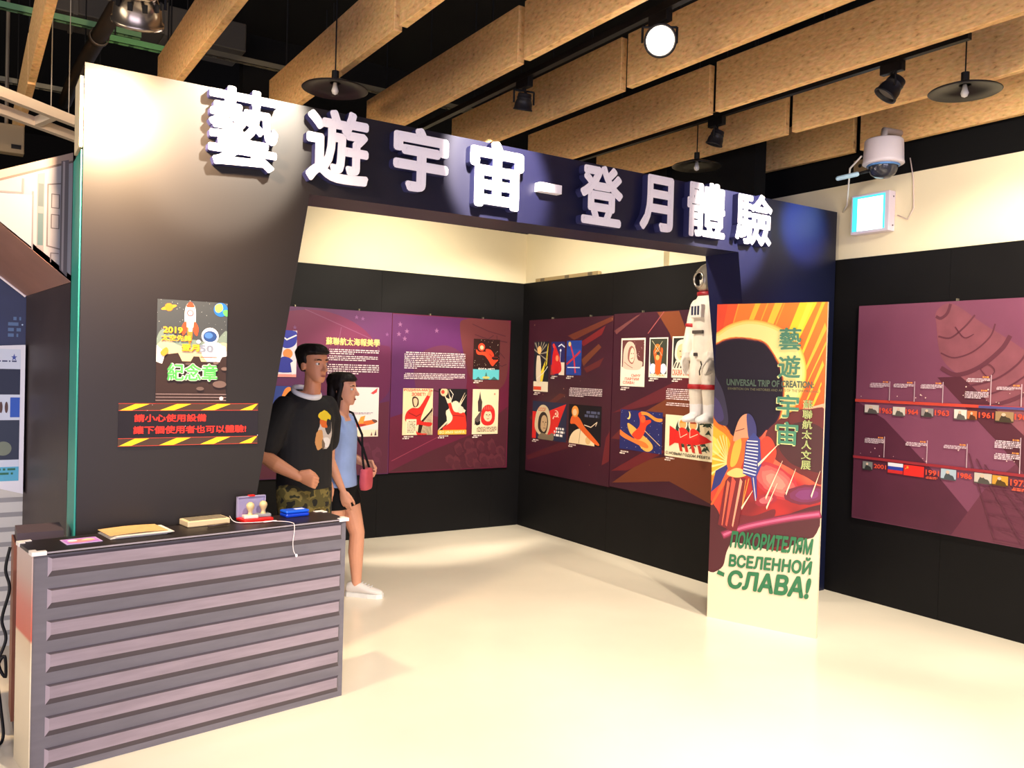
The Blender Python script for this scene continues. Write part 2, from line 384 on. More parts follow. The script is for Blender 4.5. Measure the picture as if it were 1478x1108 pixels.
a.poly([(0, 0), (0, .4), (.08, .38), (.12, .47), (.3, .49), (.36, .41), (.48, .41), (.52, .46), (.6, .46), (.63, .41), (.9, .41), (.93, .46), (1, .47), (1, 0)], (58, 44, 42))
a.stars(50, (220, 225, 220), .0016, 5, (0, .6, 1, 1))
a.ell(.16, .925, .11, .018, (240, 160, 40), rot=.2).circ(.16, .927, .058, (244, 130, 30))
a.circ(.9, .93, .105, (30, 110, 200)).blob([(.82, .97), (.9, .99), (.93, .94), (.87, .9), (.82, .92)], (240, 226, 90)).blob([(.93, .92), (1, .93), (1, .87), (.95, .88)], (90, 180, 90))
a.blob([(.4, .95), (.46, .985), (.52, .95), (.54, .86), (.52, .75), (.4, .75), (.38, .86)], (244, 244, 240)).blob([(.40, .945), (.46, .99), (.52, .945), (.46, .935)], (224, 70, 40)).circ(.46, .88, .05, (220, 90, 100)).circ(.46, .88, .033, (245, 240, 240))
a.blob([(.4, .8), (.34, .74), (.36, .66), (.41, .71)], (226, 74, 36)).blob([(.52, .8), (.58, .74), (.56, .66), (.51, .71)], (226, 74, 36)).poly([(.42, .74), (.5, .74), (.49, .62), (.46, .56), (.43, .62)], (240, 130, 40)).poly([(.43, .8), (.5, .8), (.49, .7), (.44, .7)], (240, 236, 224))
a.circ(.75, .665, .125, (250, 250, 252)).ell(.75, .66, .1, .055, (34, 70, 130)).ell(.73, .67, .06, .03, (70, 120, 190))
a.blob([(.62, .56), (.72, .6), (.88, .6), (.95, .53), (.9, .43), (.72, .42), (.64, .48)], (252, 252, 254)).ell(.94, .53, .05, .045, (170, 205, 235)).ell(.92, .535, .04, .04, (250, 250, 252)).circ(.585, .605, .03, (250, 250, 250))
a.text('2019', .09, .675, .36, .735, (150, 70, 10), .03).text('2019', .085, .68, .355, .74, (252, 196, 40), .03)
a.text('太空先鋒', .065, .6, .49, .658, (150, 60, 10), .03).text('太空先鋒', .06, .605, .485, .663, (250, 190, 50), .03)
a.text('登月', .345, .505, .60, .575, (150, 60, 10), .04).text('登月', .34, .51, .595, .58, (252, 190, 40), .04).text('50', .6, .505, .8, .575, (128, 138, 156), .03)
a.line([(.62, .455), (.85, .455)], .004, (220, 80, 60)).blob([(.05, .49), (.13, .54), (.16, .5), (.1, .455)], (240, 150, 50))
a.ell(.84, .4, .04, .013, (120, 98, 88)).ell(.97, .345, .05, .017, (120, 98, 88)).ell(.9, .19, .1, .035, (110, 88, 80)).ell(.62, .145, .055, .018, (104, 84, 76)).ell(.45, .385, .05, .012, (96, 76, 70))
a.text('紀念章', .15, .215, .87, .395, (235, 250, 225), .07).text('紀念章', .15, .22, .87, .39, (40, 160, 60), .025).text('紀念章', .165, .225, .86, .388, (96, 216, 96), .0)
for y in (.03, .06, .09): a.line([(0, y), (1, y)], .0022, (176, 150, 146))
a.circ(.93, .05, .03, (240, 200, 200))
a.build('poster_print', ps)
cs = thing('caution_sign', 'caution strip with yellow hazard stripes and red lettering under the poster', 'sign', (.85, A0, 1.19))
MB().box((.553, A0-.004, 1.195), (1.149, A0-.0005, 1.381)).build('backing', mat((32, 30, 36), .5), cs)
a = arch_art().sub(.553, 1.195, 1.149, 1.381)
a.rect(0, 0, 1, 1, (34, 31, 38))
for y0, y1 in ((.825, 1.), (0., .19)):
    a.rect(0, y0, 1, y1, (66, 42, 26))
    for k in range(5):
        x = -.02+k*.29; q = [(x, y0), (x+.1, y0), (x+.24, y1), (x+.14, y1)]
        q = [(min(max(p, 0), 1), w) for p, w in q]
        if q[1][0]-q[0][0] > .005 or q[2][0]-q[3][0] > .005: a.poly(q, (250, 205, 20))
    a.rect(0, y0, 1, y0+.012, (190, 60, 40)); a.rect(0, y1-.012, 1, y1, (190, 60, 40))
a.text('請小心使用設備', .105, .56, .61, .745, (226, 40, 24), .03)
a.text('讓下個使用者也可以體驗!', .1, .28, .91, .47, (226, 40, 24), .03)
a.stars(5, (230, 230, 230), .003, 8)
a.build('sign_print', cs)

# ------------------------------------------------------------------ exhibition panels
FA = ((0, 7.07, 0), (1, 0, 0), (0, -1, 0)); FB = ((4.70, 0, 0), (0, -1, 0), (-1, 0, 0)); FR = ((5.38, 0, 0), (0, -1, 0), (-1, 0, 0))
def panel(label, frame, u0, u1, z0, z1, colour, group=None):
    o, U, N = (Vector(x) for x in frame)
    t = thing('exhibition_panel', label, 'display panel', o+U*((u0+u1)/2)+Vector((0, 0, z0)), group)
    MB().prism([(u0+.002, z0), (u1-.002, z0), (u1-.002, z1), (u0+.002, z1)], o, U, (0, 0, 1), N*-.018).build('board', colour, t)
    for k in (.3, .75):
        c = o+U*(u0+(u1-u0)*k)+Vector((0, 0, z1+.008)); MB().obox(c-N*.006, (U, N, Vector((0, 0, 1))), (.004, .012, .008)).build('hanging_clip', mat((190, 180, 150), .3, .8), t)
    return t
def caption(a, x, y, w=.11):
    a.para(x, y-.032, x+w, y, 2, (226, 212, 200), .6, .35, seed=int(x*100))
TXT = (232, 214, 214)
# --- back wall, panel one (partly behind the arch leg)
PURP = mat((84, 30, 80), .5, var=.16, scale=2.2, name='purple_print')
t = panel('purple display panel with yellow heading, behind the two visitors', FA, 1.97, 3.27, .583, 2.057, PURP, 'panels on the back wall')
a = Art(*FA); a.cl = (1.97+.004, .583+.002, 3.27-.004, 2.057-.002)
a.blob([(1.98, 1.9), (2.5, 2.04), (2.9, 1.95), (3.1, 1.75), (2.8, 1.6), (2.3, 1.6)], mat((104, 24, 66), .5)).blob([(2.7, 1.62), (3.25, 1.75), (3.26, 1.35), (3.0, 1.2), (2.6, 1.35)], mat((92, 24, 66), .5))
a.poly([(1.98, 1.0), (3.26, 1.25), (3.26, .59), (1.98, .59)], mat((86, 30, 52), .5)).line([(2.45, 2.04), (3.1, 1.8), (3.15, 1.72), (2.9, 1.62)], .006, (120, 62, 96)).line([(2.39, 1.55), (2.75, 1.7), (2.78, 1.9)], .006, (120, 62, 96))
for k in range(26):
    x, y = random.uniform(2.2, 3.2), random.uniform(.62, .84); a.ell(x, y, .045, .06, mat((98, 40, 62), .5), 10, .3, .25).ell(x+.01, y-.02, .035, .045, mat((88, 33, 55), .5), 10, .3, .25)
for x, y in ((2.92, 2.0), (2.98, 1.99), (3.22, 1.86), (2.36, 1.88)): a.text('★', x-.02, y-.02, x+.02, y+.02, (120, 70, 118))
a.build('background_print', t)
b = a.fresh(); b.text('蘇聯航太海報美學', 2.64, 1.742, 3.15, 1.81, (246, 206, 120), .018); b.build('heading', t)
b = a.fresh(); b.para(2.66, 1.655, 3.148, 1.708, 3, TXT, .5, seed=2); b.build('text_block', t); b = a.fresh(); b.para(2.66, 1.6, 3.138, 1.65, 3, TXT, .75, seed=3); b.build('text_block', t); b = a.fresh(); b.para(2.66, 1.48, 3.147, 1.575, 5, TXT, .6, seed=4); b.build('text_block', t)
b = a.fresh().sub(2.03, 1.453, 2.381, 1.851); b.rect(0, 0, 1, 1, (222, 216, 226)).blob([(.3, .98), (.98, .98), (.96, .7), (.7, .62), (.45, .8)], (40, 50, 160)).circ(.78, .5, .12, (228, 140, 70)).blob([(.6, .4), (.8, .42), (.95, .3), (.98, .12), (.5, .12)], (36, 46, 150)).line([(.5, .95), (.75, .8), (.98, .9)], .012, (230, 226, 230)).rect(0, 0, 1, .06, (230, 150, 140)).poly([(.85, .3), (1, .4), (1, .1), (.9, .05)], (235, 230, 235)); b.build('poster_print', t)
b = a.fresh().sub(1.98, 1.0, 2.38, 1.376); b.rect(0, 0, 1, 1, (36, 60, 140)).blob([(.5, .5), (.7, .62), (.9, .55), (.98, .3), (.8, .12), (.55, .2)], (226, 70, 50)).circ(.82, .75, .12, (238, 150, 70)).blob([(.4, .4), (.6, .5), (.6, .1), (.35, .1)], (240, 90, 70)).blob([(.66, .55), (.76, .92), (.9, .95), (.84, .6)], (238, 140, 60)).rect(0, 0, 1, .1, (230, 120, 110)); b.build('poster_print', t)
b = a.fresh().sub(2.70, .929, 3.154, 1.374); b.rect(0, 0, 1, 1, (240, 226, 222)).rect(0, 0, 1, .14, (246, 226, 196))
b.blob([(.05, .22), (.3, .22), (.62, .3), (.9, .34), (.97, .31), (.9, .26), (.6, .2), (.2, .15)], (232, 110, 40)).poly([(.56, .26), (.62, .4), (.72, .43), (.68, .27)], (244, 160, 60)).blob([(.86, .345), (.95, .34), (.98, .3), (.92, .28)], (110, 70, 60)).blob([(.4, .22), (.6, .26), (.75, .24), (.6, .2)], (190, 50, 40))
b.poly([(.82, .88), (.97, .99), (.95, .9), (.88, .86)], (214, 70, 70)).poly([(.92, .02), (.95, .14), (.97, .02)], (80, 50, 60)).poly([(.84, .02), (.86, .1), (.88, .02)], (120, 70, 50))
b.para(.36, .45, .88, .49, 2, (150, 130, 150), .9, .3, seed=9); b.build('poster_print', t)
# --- back wall, panel two
t = panel('purple and maroon display panel with four portrait posters, left of the corner', FA, 3.27, 4.562, .59, 2.057, mat((98, 20, 50), .5, var=.15, scale=2., name='maroon_print'), 'panels on the back wall')
a = Art(*FA); a.cl = (3.27+.004, .59+.002, 4.562-.004, 2.057-.002)
a.poly([(3.275, 2.05), (4.1, 2.05), (4.05, 1.6), (3.8, 1.25), (3.275, 1.1)], mat((84, 30, 84), .5, var=.14, scale=2)).blob([(3.5, 1.55), (3.6, 1.72), (3.85, 1.78), (4.05, 1.65), (4.05, 1.3), (3.85, 1.1), (3.6, 1.2)], mat((96, 42, 70), .5))
a.blob([(3.98, 1.95), (4.05, 2.045), (4.3, 2.05), (4.545, 2.045), (4.545, 1.6), (4.48, 1.4), (4.3, 1.35), (4.1, 1.5)], mat((96, 42, 44), .5))
a.poly([(3.275, .6), (3.7, .78), (4.2, .95), (4.55, 1.2), (4.55, .6)], mat((74, 26, 38), .5)).line([(3.3, .7), (3.75, .9), (4.0, 1.0)], .006, (150, 60, 80))
for x, y in ((3.35, 1.96), (3.34, 1.87), (3.42, 1.9), (3.73, 1.92), (3.4, 1.83)): a.text('★', x-.025, y-.025, x+.025, y+.025, (130, 80, 120))
for q in ([(4.12, 2.0), (4.3, 1.94), (4.5, 1.9)], [(4.4, 1.9), (4.42, 1.75), (4.5, 1.68)], [(4.15, 1.9), (4.3, 1.86), (4.36, 1.9)], [(4.44, 1.85), (4.52, 1.84)], [(4.4, 1.62), (4.47, 1.6), (4.52, 1.62)], [(3.6, 1.33), (3.7, 1.36), (3.8, 1.33)], [(3.88, 1.33), (3.98, 1.36)], [(3.86, 1.33), (3.84, 1.15), (3.9, 1.12)]): a.line(q, .009, (70, 24, 34))
for k in range(22):
    x, y = random.uniform(3.9, 4.5), random.uniform(.62, .84)
    a.ell(x, y, .045, .06, mat((92, 38, 48), .5), 10, .3, .25).ell(x+.01, y-.02, .035, .045, mat((80, 30, 42), .5), 10, .3, .25)
a.build('background_print', t)
b = a.fresh(); b.para(3.40, 1.545, 4.046, 1.708, 9, TXT, .2, seed=5); b.build('text_block', t); b = a.fresh(); b.para(3.40, 1.45, 4.046, 1.512, 4, TXT, .8, seed=6); b.build('text_block', t)
b = a.fresh().sub(4.135, 1.465, 4.435, 1.86); b.rect(0, 0, 1, 1, (46, 26, 24)).stars(36, (230, 214, 180), .004, 4, (0, .3, 1, 1)).rect(0, 0, 1, .29, (92, 190, 196)).rect(0, .25, 1, .29, (36, 24, 26))
b.circ(.3, .8, .13, (226, 62, 30)).blob([(.1, .74), (.22, .68), (.5, .68), (.75, .5), (.95, .5), (.85, .42), (.72, .34), (.55, .5), (.4, .6), (.15, .62)], (228, 66, 30)).blob([(.45, .74), (.65, .74), (.78, .6), (.6, .55)], (220, 58, 28)).circ(.31, .79, .07, (240, 190, 150)).line([(.6, .64), (.72, .57), (.93, .56)], .006, (120, 20, 16))
b.text('БОГА НЕТ!', .2, .245, .82, .285, (244, 236, 224), .03).poly([(.4, 0), (.46, .1), (.5, .2), (.54, .1), (.6, 0)], (60, 120, 110)).poly([(.1, 0), (.2, .07), (.3, 0)], (50, 110, 104)).poly([(.68, 0), (.8, .08), (.95, 0)], (50, 110, 104)).ell(.5, .05, .14, .03, (214, 190, 100)); b.build('poster_print', t)
b = a.fresh().sub(3.395, .935, 3.706, 1.37); b.rect(0, 0, 1, 1, (243, 216, 168)).poly([(.5, 0), (.55, .25), (.9, .5), (1, .6), (1, 0)], (50, 30, 24))
for k in range(16): b.line([(.62+.03*k, 0), (.72+.025*k, .3+.02*k)], .004, (236, 214, 170))
b.blob([(.1, .3), (.12, .48), (.3, .58), (.5, .58), (.62, .66), (.78, .84), (.86, .9), (.92, .86), (.8, .68), (.68, .5), (.62, .3), (.98, .26), (.9, .18), (.5, .22), (.5, .06), (.85, .02), (.5, 0), (.42, .2)], (206, 34, 24)).blob([(.8, .86), (.88, .96), (.94, .92), (.92, .84)], (236, 170, 120))
b.blob([(.3, .78), (.38, .83), (.5, .78), (.52, .66), (.44, .6), (.34, .62)], (60, 34, 26)).blob([(.34, .77), (.42, .79), (.48, .74), (.46, .65), (.41, .61), (.36, .66)], (238, 190, 150)).line([(.2, .48), (.45, .4), (.6, .45)], .008, (140, 14, 14))
b.rect(.12, .01, .46, .34, (240, 224, 186)).para(.16, .04, .43, .3, 8, (120, 90, 70), .8, .5, seed=7).text('РОДИНА-МАТЬ', .02, .93, .98, .99, (206, 50, 30), .02).text('ЗОВЕТ!', .28, .84, .74, .91, (206, 50, 30), .02); b.build('poster_print', t)
b = a.fresh().sub(3.767, .933, 4.078, 1.37); b.rect(0, 0, 1, 1, (30, 28, 30))
for k in range(30):
    g = random.uniform(0, 2*math.pi); b.ray(.55, .42, .55+.62*math.cos(g), .42+.62*math.sin(g) if .42+.62*math.sin(g) < 1 else 1, .035, .002, (232, 212, 176)) if -.0 < .55+.62*math.cos(g) < 1 and 0 < .42+.62*math.sin(g) < 1 else None
b.ell(.6, .45, .33, .26, (240, 222, 186), wob=.15).circ(.18, .93, .13, (238, 196, 150)).circ(.14, .93, .06, (200, 60, 40)).line([(.38, .98), (.5, .88), (.42, .72), (.3, .7)], .006, (236, 226, 206))
b.blob([(.32, .72), (.42, .7), (.56, .5), (.9, .48), (.98, .3), (.98, .1), (.5, .1), (.2, .1), (.18, .16), (.42, .26), (.5, .38), (.4, .52)], (214, 44, 26)).circ(.78, .54, .11, (226, 206, 180)).blob([(.3, .7), (.26, .8), (.36, .78), (.42, .82), (.4, .7)], (240, 206, 170)).line([(.5, .42), (.9, .4)], .008, (150, 20, 16))
b.rect(0, 0, 1, .1, (240, 176, 50)).text('ВО ИМЯ МИРА', .06, .02, .94, .08, (246, 226, 170), .015); b.build('poster_print', t)
b = a.fresh().sub(4.14, .93, 4.437, 1.37); b.rect(0, 0, 1, 1, (242, 220, 178)).poly([(.22, .5), (.2, .72), (.24, .8), (.28, .96), (.32, .8), (.37, .72), (.36, .5)], (60, 46, 44)).poly([(.1, .2), (.1, .34), (.36, .55), (.3, .3)], (90, 76, 70)).blob([(.12, .3), (.2, .26), (.3, .3), (.3, .22), (.16, .2)], (30, 26, 26))
b.blob([(.34, .3), (.36, .52), (.5, .64), (.72, .64), (.86, .52), (.86, .3), (.72, .2), (.48, .2)], (208, 34, 30)).blob([(.44, .38), (.5, .5), (.6, .5), (.7, .5), (.76, .38), (.68, .29), (.54, .29)], (238, 206, 166)).ell(.55, .43, .03, .01, (40, 24, 22)).ell(.67, .43, .03, .01, (40, 24, 22)).blob([(.55, .36), (.6, .345), (.66, .36), (.6, .33)], (120, 40, 30)).line([(.6, .43), (.62, .39)], .004, (120, 60, 40))
for k in range(5): b.line([(.46+.07*k, .55), (.47+.07*k, .63)], .005, (240, 130, 110))
b.text('★', .8, .87, .88, .93, (214, 90, 60)).para(.18, .04, .95, .16, 4, (100, 70, 50), .9, .5, seed=12); b.build('poster_print', t)
for q in ((4.142, 1.455), (3.4, .925), (3.77, .925), (4.147, .922)): b = a.fresh(); caption(b, *q); b.build('caption', t)

# --- inner right wall
PLUM = mat((60, 20, 36), .45, var=.15, scale=2., name='plum_print')
t = panel('dark plum display panel with five posters, right of the corner', FB, -6.945, -5.645, .575, 2.065, PLUM, 'panels on the inner wall')
a = Art(*FB); a.cl = (-6.945+.004, .575+.002, -5.645-.004, 2.065-.002)
for q, c in (([(-6.3, 1.9), (-5.65, 2.06), (-5.65, 2.02), (-6.2, 1.86)], (104, 48, 32)), ([(-6.1, 1.84), (-5.75, 1.98), (-5.8, 1.9), (-6.06, 1.8)], (120, 30, 34)), ([(-6.08, 1.68), (-5.84, 1.82), (-5.8, 1.79), (-6.05, 1.62)], (110, 56, 34)), ([(-6.04, 1.6), (-5.76, 1.7), (-5.82, 1.62), (-6.0, 1.56)], (96, 34, 34)), ([(-6.9, 1.1), (-6.4, 1.36), (-6.3, 1.35), (-6.85, 1.08)], (86, 36, 34)), ([(-5.7, 1.0), (-5.65, 1.06), (-5.65, .8), (-5.75, .75)], (100, 30, 36)), ([(-6.93, .72), (-6.3, .92), (-5.9, .95), (-6.9, .68)], (78, 24, 34))): a.poly(q, mat(c, .5))
a.stars(14, (150, 110, 90), .008, 11, (-6.9, .6, -5.66, 2.04)); a.build('background_print', t)
b = a.fresh().sub(-6.84, 1.365, -6.594, 1.85); b.rect(0, 0, 1, 1, (36, 36, 44)).rect(0, 0, 1, .2, (226, 214, 186))
for k in range(9): b.ray(.35, .75, .35+.55*math.cos(k*.4-.3), min(.99, .75+.4*math.sin(k*.4-.3)), .004, .02, (150, 140, 120))
b.poly([(.3, .2), (.48, .2), (.9, .55), (.98, .98), (.86, .6), (.62, .2)], (240, 214, 60)).poly([(.3, .25), (.62, .2), (.92, .9), (.98, .98), (.84, .66)], (240, 210, 56)).blob([(.22, .2), (.16, .45), (.2, .7), (.3, .72), (.42, .7), (.5, .5), (.46, .2)], (220, 206, 176)).ell(.36, .83, .14, .08, (244, 190, 120)).rect(.02, .03, .55, .1, (214, 70, 40)).line([(.2, .25), (.7, .38), (.95, .5)], .008, (230, 222, 200)); b.build('poster_print', t)
b = a.fresh().sub(-6.557, 1.532, -6.338, 1.846); b.rect(0, 0, 1, 1, (34, 36, 96)).rect(.6, .0, 1, .38, (228, 214, 190)).rect(.0, .0, .3, .3, (160, 50, 44)).blob([(.15, .06), (.1, .5), (.2, .8), (.26, .9), (.5, .7), (.72, .4), (.75, .1)], (206, 30, 34)).ell(.46, .5, .11, .09, (240, 140, 90)).blob([(.1, .9), (.2, .95), (.3, .86), (.2, .8)], (220, 60, 50)).line([(.55, .86), (.75, .92), (.98, .84)], .012, (220, 226, 240)).line([(.68, .4), (.7, .74)], .006, (220, 220, 236)).ell(.7, .74, .06, .04, (226, 226, 236)); b.build('poster_print', t)
b = a.fresh().sub(-6.309, 1.536, -6.082, 1.854); b.rect(0, 0, 1, 1, (26, 62, 150)).rect(0, .55, 1, .75, (32, 74, 164)).line([(.25, .88), (.5, .5), (.62, .08)], .02, (206, 50, 60)).line([(.05, .32), (.5, .5), (.9, .68)], .02, (196, 44, 56)).ell(.2, .9, .09, .07, (226, 196, 120)).line([(.1, .22), (.9, .22)], .01, (214, 220, 236)); b.build('poster_print', t)
b = a.fresh().sub(-6.84, .905, -6.28, 1.27); b.rect(0, 0, 1, 1, (26, 36, 64)).rect(0, .0, .12, .72, (206, 34, 30)).poly([(.4, .05), (.52, .78), (.98, .98), (.7, .2)], (214, 36, 30)).text('☭', .6, .56, .78, .8, (236, 200, 170), .01)
b.blob([(.08, .3), (.12, .7), (.26, .9), (.42, .88), (.52, .7), (.54, .4), (.44, .12), (.24, .1)], (206, 188, 150)).blob([(.18, .3), (.2, .58), (.3, .72), (.42, .68), (.48, .46), (.42, .18), (.28, .16)], (56, 46, 40)).blob([(.26, .3), (.28, .56), (.36, .64), (.44, .56), (.44, .34), (.36, .2)], (190, 160, 120)).ell(.33, .46, .02, .012, (50, 36, 30)).ell(.41, .46, .02, .012, (50, 36, 30)).line([(.37, .44), (.38, .36)], .006, (120, 90, 70)).line([(.34, .3), (.41, .3)], .006, (110, 60, 50)).blob([(.2, .0), (.28, .16), (.5, .14), (.62, .2), (.62, 0)], (120, 106, 84))
b.text('СССР', .17, .74, .4, .84, (206, 90, 60), .03).para(.66, .1, .96, .36, 3, (236, 232, 226), .8, .35, seed=15); b.build('poster_print', t)
b = a.fresh().sub(-6.246, .91, -5.77, 1.268); b.rect(0, 0, 1, 1, (26, 24, 28)).ell(.42, -.02, .4, .42, (236, 212, 168), 40).rect(0, -.3, 1, 0, PLUM).line([(.34, .02), (.38, .38)], .006, (150, 120, 80)).ell(.62, .12, .08, .1, (220, 180, 120)).blob([(.06, .5), (.08, .66), (.18, .74), (.34, .66), (.5, .46), (.74, .26), (.96, .06), (.86, .04), (.6, .2), (.34, .4), (.2, .5)], (220, 96, 34)).circ(.2, .82, .11, (232, 150, 60)).circ(.19, .8, .065, (240, 200, 150)).line([(.5, .5), (.7, .46), (.8, .54), (.88, .6), (.84, .5)], .008, (220, 200, 170)).para(.5, .68, .95, .86, 2, (78, 84, 112), .95, .3, seed=16); b.build('poster_print', t)
b = a.fresh(); b.para(-6.25, 1.335, -5.77, 1.42, 6, TXT, .45, seed=17); b.build('text_block', t)
for q in ((-6.83, 1.355), (-6.55, 1.522), (-6.305, 1.527), (-6.835, .895), (-6.24, .9)): b = a.fresh(); caption(b, *q); b.build('caption', t)
t = panel('plum display panel with hanging white suit in front of it', FB, -5.64, -4.42, .585, 2.075, PLUM, 'panels on the inner wall')
a = Art(*FB); a.cl = (-5.64+.004, .585+.002, -4.42-.004, 2.075-.002)
for q, c in (([(-5.64, 1.93), (-5.35, 2.05), (-5.3, 2.06), (-5.6, 1.9)], (110, 60, 60)), ([(-5.1, 2.07), (-4.85, 2.07), (-4.7, 1.8), (-4.62, 1.62), (-4.8, 1.6), (-4.95, 1.9)], (120, 60, 30)), ([(-5.63, 1.22), (-4.9, 1.5), (-4.5, 1.7), (-4.43, 1.5), (-5.2, 1.3)], (92, 28, 38)), ([(-5.2, 1.26), (-4.9, 1.4), (-4.43, 1.55), (-4.43, 1.2), (-4.8, 1.2)], (110, 54, 30)), ([(-5.6, .62), (-5.2, .86), (-4.8, .94), (-4.43, .92), (-4.43, .6), (-4.9, .72)], (104, 50, 28)), ([(-5.62, .72), (-5.1, .98), (-4.95, .95), (-5.4, .75)], (100, 28, 34)), ([(-5.63, 1.0), (-5.5, 1.1), (-5.3, 1.15), (-5.4, 1.0)], (96, 34, 36))): a.poly(q, mat(c, .5))
a.line([(-5.2, 1.9), (-5.02, 2.07)], .008, (160, 80, 80)); a.build('background_print', t)
b = a.fresh().sub(-5.532, 1.459, -5.226, 1.864); b.rect(0, 0, 1, 1, (242, 226, 206)).rect(.05, .33, .95, .96, (98, 50, 50)).poly([(.05, .28), (.05, .4), (.5, .36), (.95, .42), (.95, .28)], (242, 226, 206)).stars(16, (240, 220, 206), .004, 21, (.5, .6, .95, .95))
b.blob([(.1, .5), (.12, .76), (.28, .92), (.5, .9), (.62, .76), (.7, .56), (.9, .5), (.8, .36), (.4, .34), (.12, .38)], (226, 192, 170)).blob([(.3, .56), (.32, .76), (.44, .84), (.56, .76), (.58, .58), (.48, .46)], (150, 92, 80)).blob([(.36, .56), (.4, .74), (.48, .8), (.56, .72), (.56, .58), (.48, .49)], (238, 206, 180)).ell(.44, .68, .025, .01, (90, 50, 46)).ell(.52, .68, .022, .01, (90, 50, 46)).line([(.43, .57), (.52, .59)], .005, (170, 60, 50)).line([(.16, .5), (.3, .44), (.5, .38)], .006, (150, 100, 90))
b.text('СЫНУ', .46, .2, .84, .255, (206, 80, 40), .02).text('ПАРТИИ', .2, .125, .78, .18, (206, 80, 40), .02).text('СЛАВА!', .12, .045, .6, .105, (206, 80, 40), .02); b.build('poster_print', t)
b = a.fresh().sub(-5.178, 1.541, -4.96, 1.864); b.rect(0, 0, 1, 1, (240, 232, 214)).rect(.05, .09, .95, .97, (56, 60, 46)).poly([(.05, .09), (.05, .4), (.3, .1)], (130, 150, 200)).ell(.22, .22, .17, .13, (226, 226, 236)).ell(.78, .22, .17, .13, (226, 226, 236))
b.blob([(.36, .1), (.34, .36), (.24, .6), (.26, .7), (.36, .74), (.42, .52), (.56, .52), (.64, .74), (.74, .68), (.66, .38), (.62, .1)], (226, 90, 30)).circ(.46, .5, .1, (240, 180, 110)).circ(.44, .74, .15, (230, 120, 40)).ell(.44, .72, .07, .04, (60, 40, 30)).line([(.3, .6), (.7, .9)], .005, (200, 190, 150)).line([(.7, .55), (.15, .92)], .005, (200, 190, 150)).text('СЛАВА!', .1, .025, .88, .08, (220, 150, 40), .02); b.build('poster_print', t)
b = a.fresh().sub(-4.912, 1.545, -4.575, 1.87); b.rect(0, 0, 1, 1, (242, 230, 206)).rect(.04, .23, .96, .96, (40, 44, 40)).poly([(.5, .23), (.7, .5), (.96, .62), (.96, .23)], (206, 196, 170)).ell(.66, .8, .12, .06, (80, 130, 110))
b.blob([(.1, .5), (.14, .82), (.3, .92), (.5, .88), (.54, .68), (.5, .44), (.3, .36)], (236, 222, 200)).blob([(.16, .56), (.2, .76), (.34, .82), (.46, .74), (.46, .56), (.36, .42), (.24, .44)], (240, 200, 150)).ell(.27, .64, .025, .012, (40, 30, 30)).ell(.39, .65, .025, .012, (40, 30, 30)).line([(.27, .5), (.37, .51)], .006, (160, 70, 50)).line([(.33, .64), (.34, .56)], .005, (160, 110, 80)).poly([(.04, .23), (.14, .42), (.32, .36), (.5, .3), (.56, .23)], (226, 214, 190))
for k in range(4): b.line([(.1+.1*k, .24), (.16+.09*k, .36)], .012, (44, 40, 40))
b.text('СКАЗКА СТАЛА БЫЛЬЮ', .03, .05, 1.0, .2, (222, 70, 30), .02); b.build('poster_print', t)
b = a.fresh().sub(-5.514, .924, -4.996, 1.26); b.rect(0, 0, 1, 1, (28, 34, 96)).stars(46, (240, 236, 220), .004, 22).ell(.2, .86, .05, .1, (244, 206, 120)).ell(.175, .88, .045, .09, (28, 34, 96))
b.blob([(.18, .66), (.3, .62), (.5, .46), (.74, .26), (.8, .12), (.7, .02), (.56, .06), (.4, .26), (.24, .44)], (226, 170, 80)).blob([(.0, .48), (.1, .42), (.34, .3), (.6, .24), (.7, .14), (.62, .1), (.34, .2), (.12, .28), (0, .36)], (230, 120, 50)).blob([(.5, .98), (.66, .97), (.85, .86), (.99, .85), (.98, .78), (.84, .78), (.64, .9), (.52, .9)], (236, 140, 50)).blob([(.3, .4), (.46, .6), (.48, .76), (.44, .92), (.5, .96), (.54, .78), (.62, .78), (.72, .8), (.74, .74), (.64, .64), (.6, .48), (.5, .3), (.38, .3)], (216, 60, 30)).circ(.55, .8, .06, (226, 90, 40)).line([(.6, .52), (.96, .2)], .006, (230, 190, 120)); b.build('poster_print', t)
b = a.fresh().sub(-4.961, .92, -4.45, 1.25); b.rect(0, 0, 1, 1, (243, 228, 190))
R = random.Random(4)
for k in range(24):
    x, y = R.uniform(.25, .98), R.uniform(.2, .95); b.poly([(x-.07, y-.03), (x, y+.09), (x+.06, y-.05), (x+.01, y-.01)], (44, 66, 50))
b.blob([(.24, .6), (.3, .9), (.5, .98), (.7, .9), (.72, .55), (.5, .4)], (40, 62, 50)).circ(.38, .81, .1, (240, 230, 210)).circ(.38, .8, .075, (236, 170, 100)).circ(.6, .81, .1, (240, 230, 210)).circ(.6, .8, .075, (236, 170, 100)).blob([(.31, .84), (.38, .89), (.45, .84), (.38, .83)], (220, 150, 50)).blob([(.53, .84), (.6, .89), (.67, .84), (.6, .83)], (150, 50, 30))
b.poly([(.1, .38), (.1, .74), (.2, .68), (.28, .62), (.7, .62), (.88, .54), (.99, .46), (.86, .4), (.66, .34), (.22, .34), (.1, .24)], (214, 34, 30)).blob([(.28, .5), (.32, .7), (.44, .7), (.52, .56), (.4, .46)], (220, 44, 34)).blob([(.5, .5), (.56, .7), (.66, .7), (.74, .6), (.62, .46)], (220, 44, 34)).line([(.3, .68), (.34, .48), (.48, .58)], .005, (244, 220, 190)).line([(.54, .68), (.54, .5), (.7, .6)], .005, (244, 220, 190))
for x in (.3, .42, .56, .7): b.poly([(x, .34), (x+.06, .34), (x+.1, .16), (x+.04, .16)], (200, 50, 34))
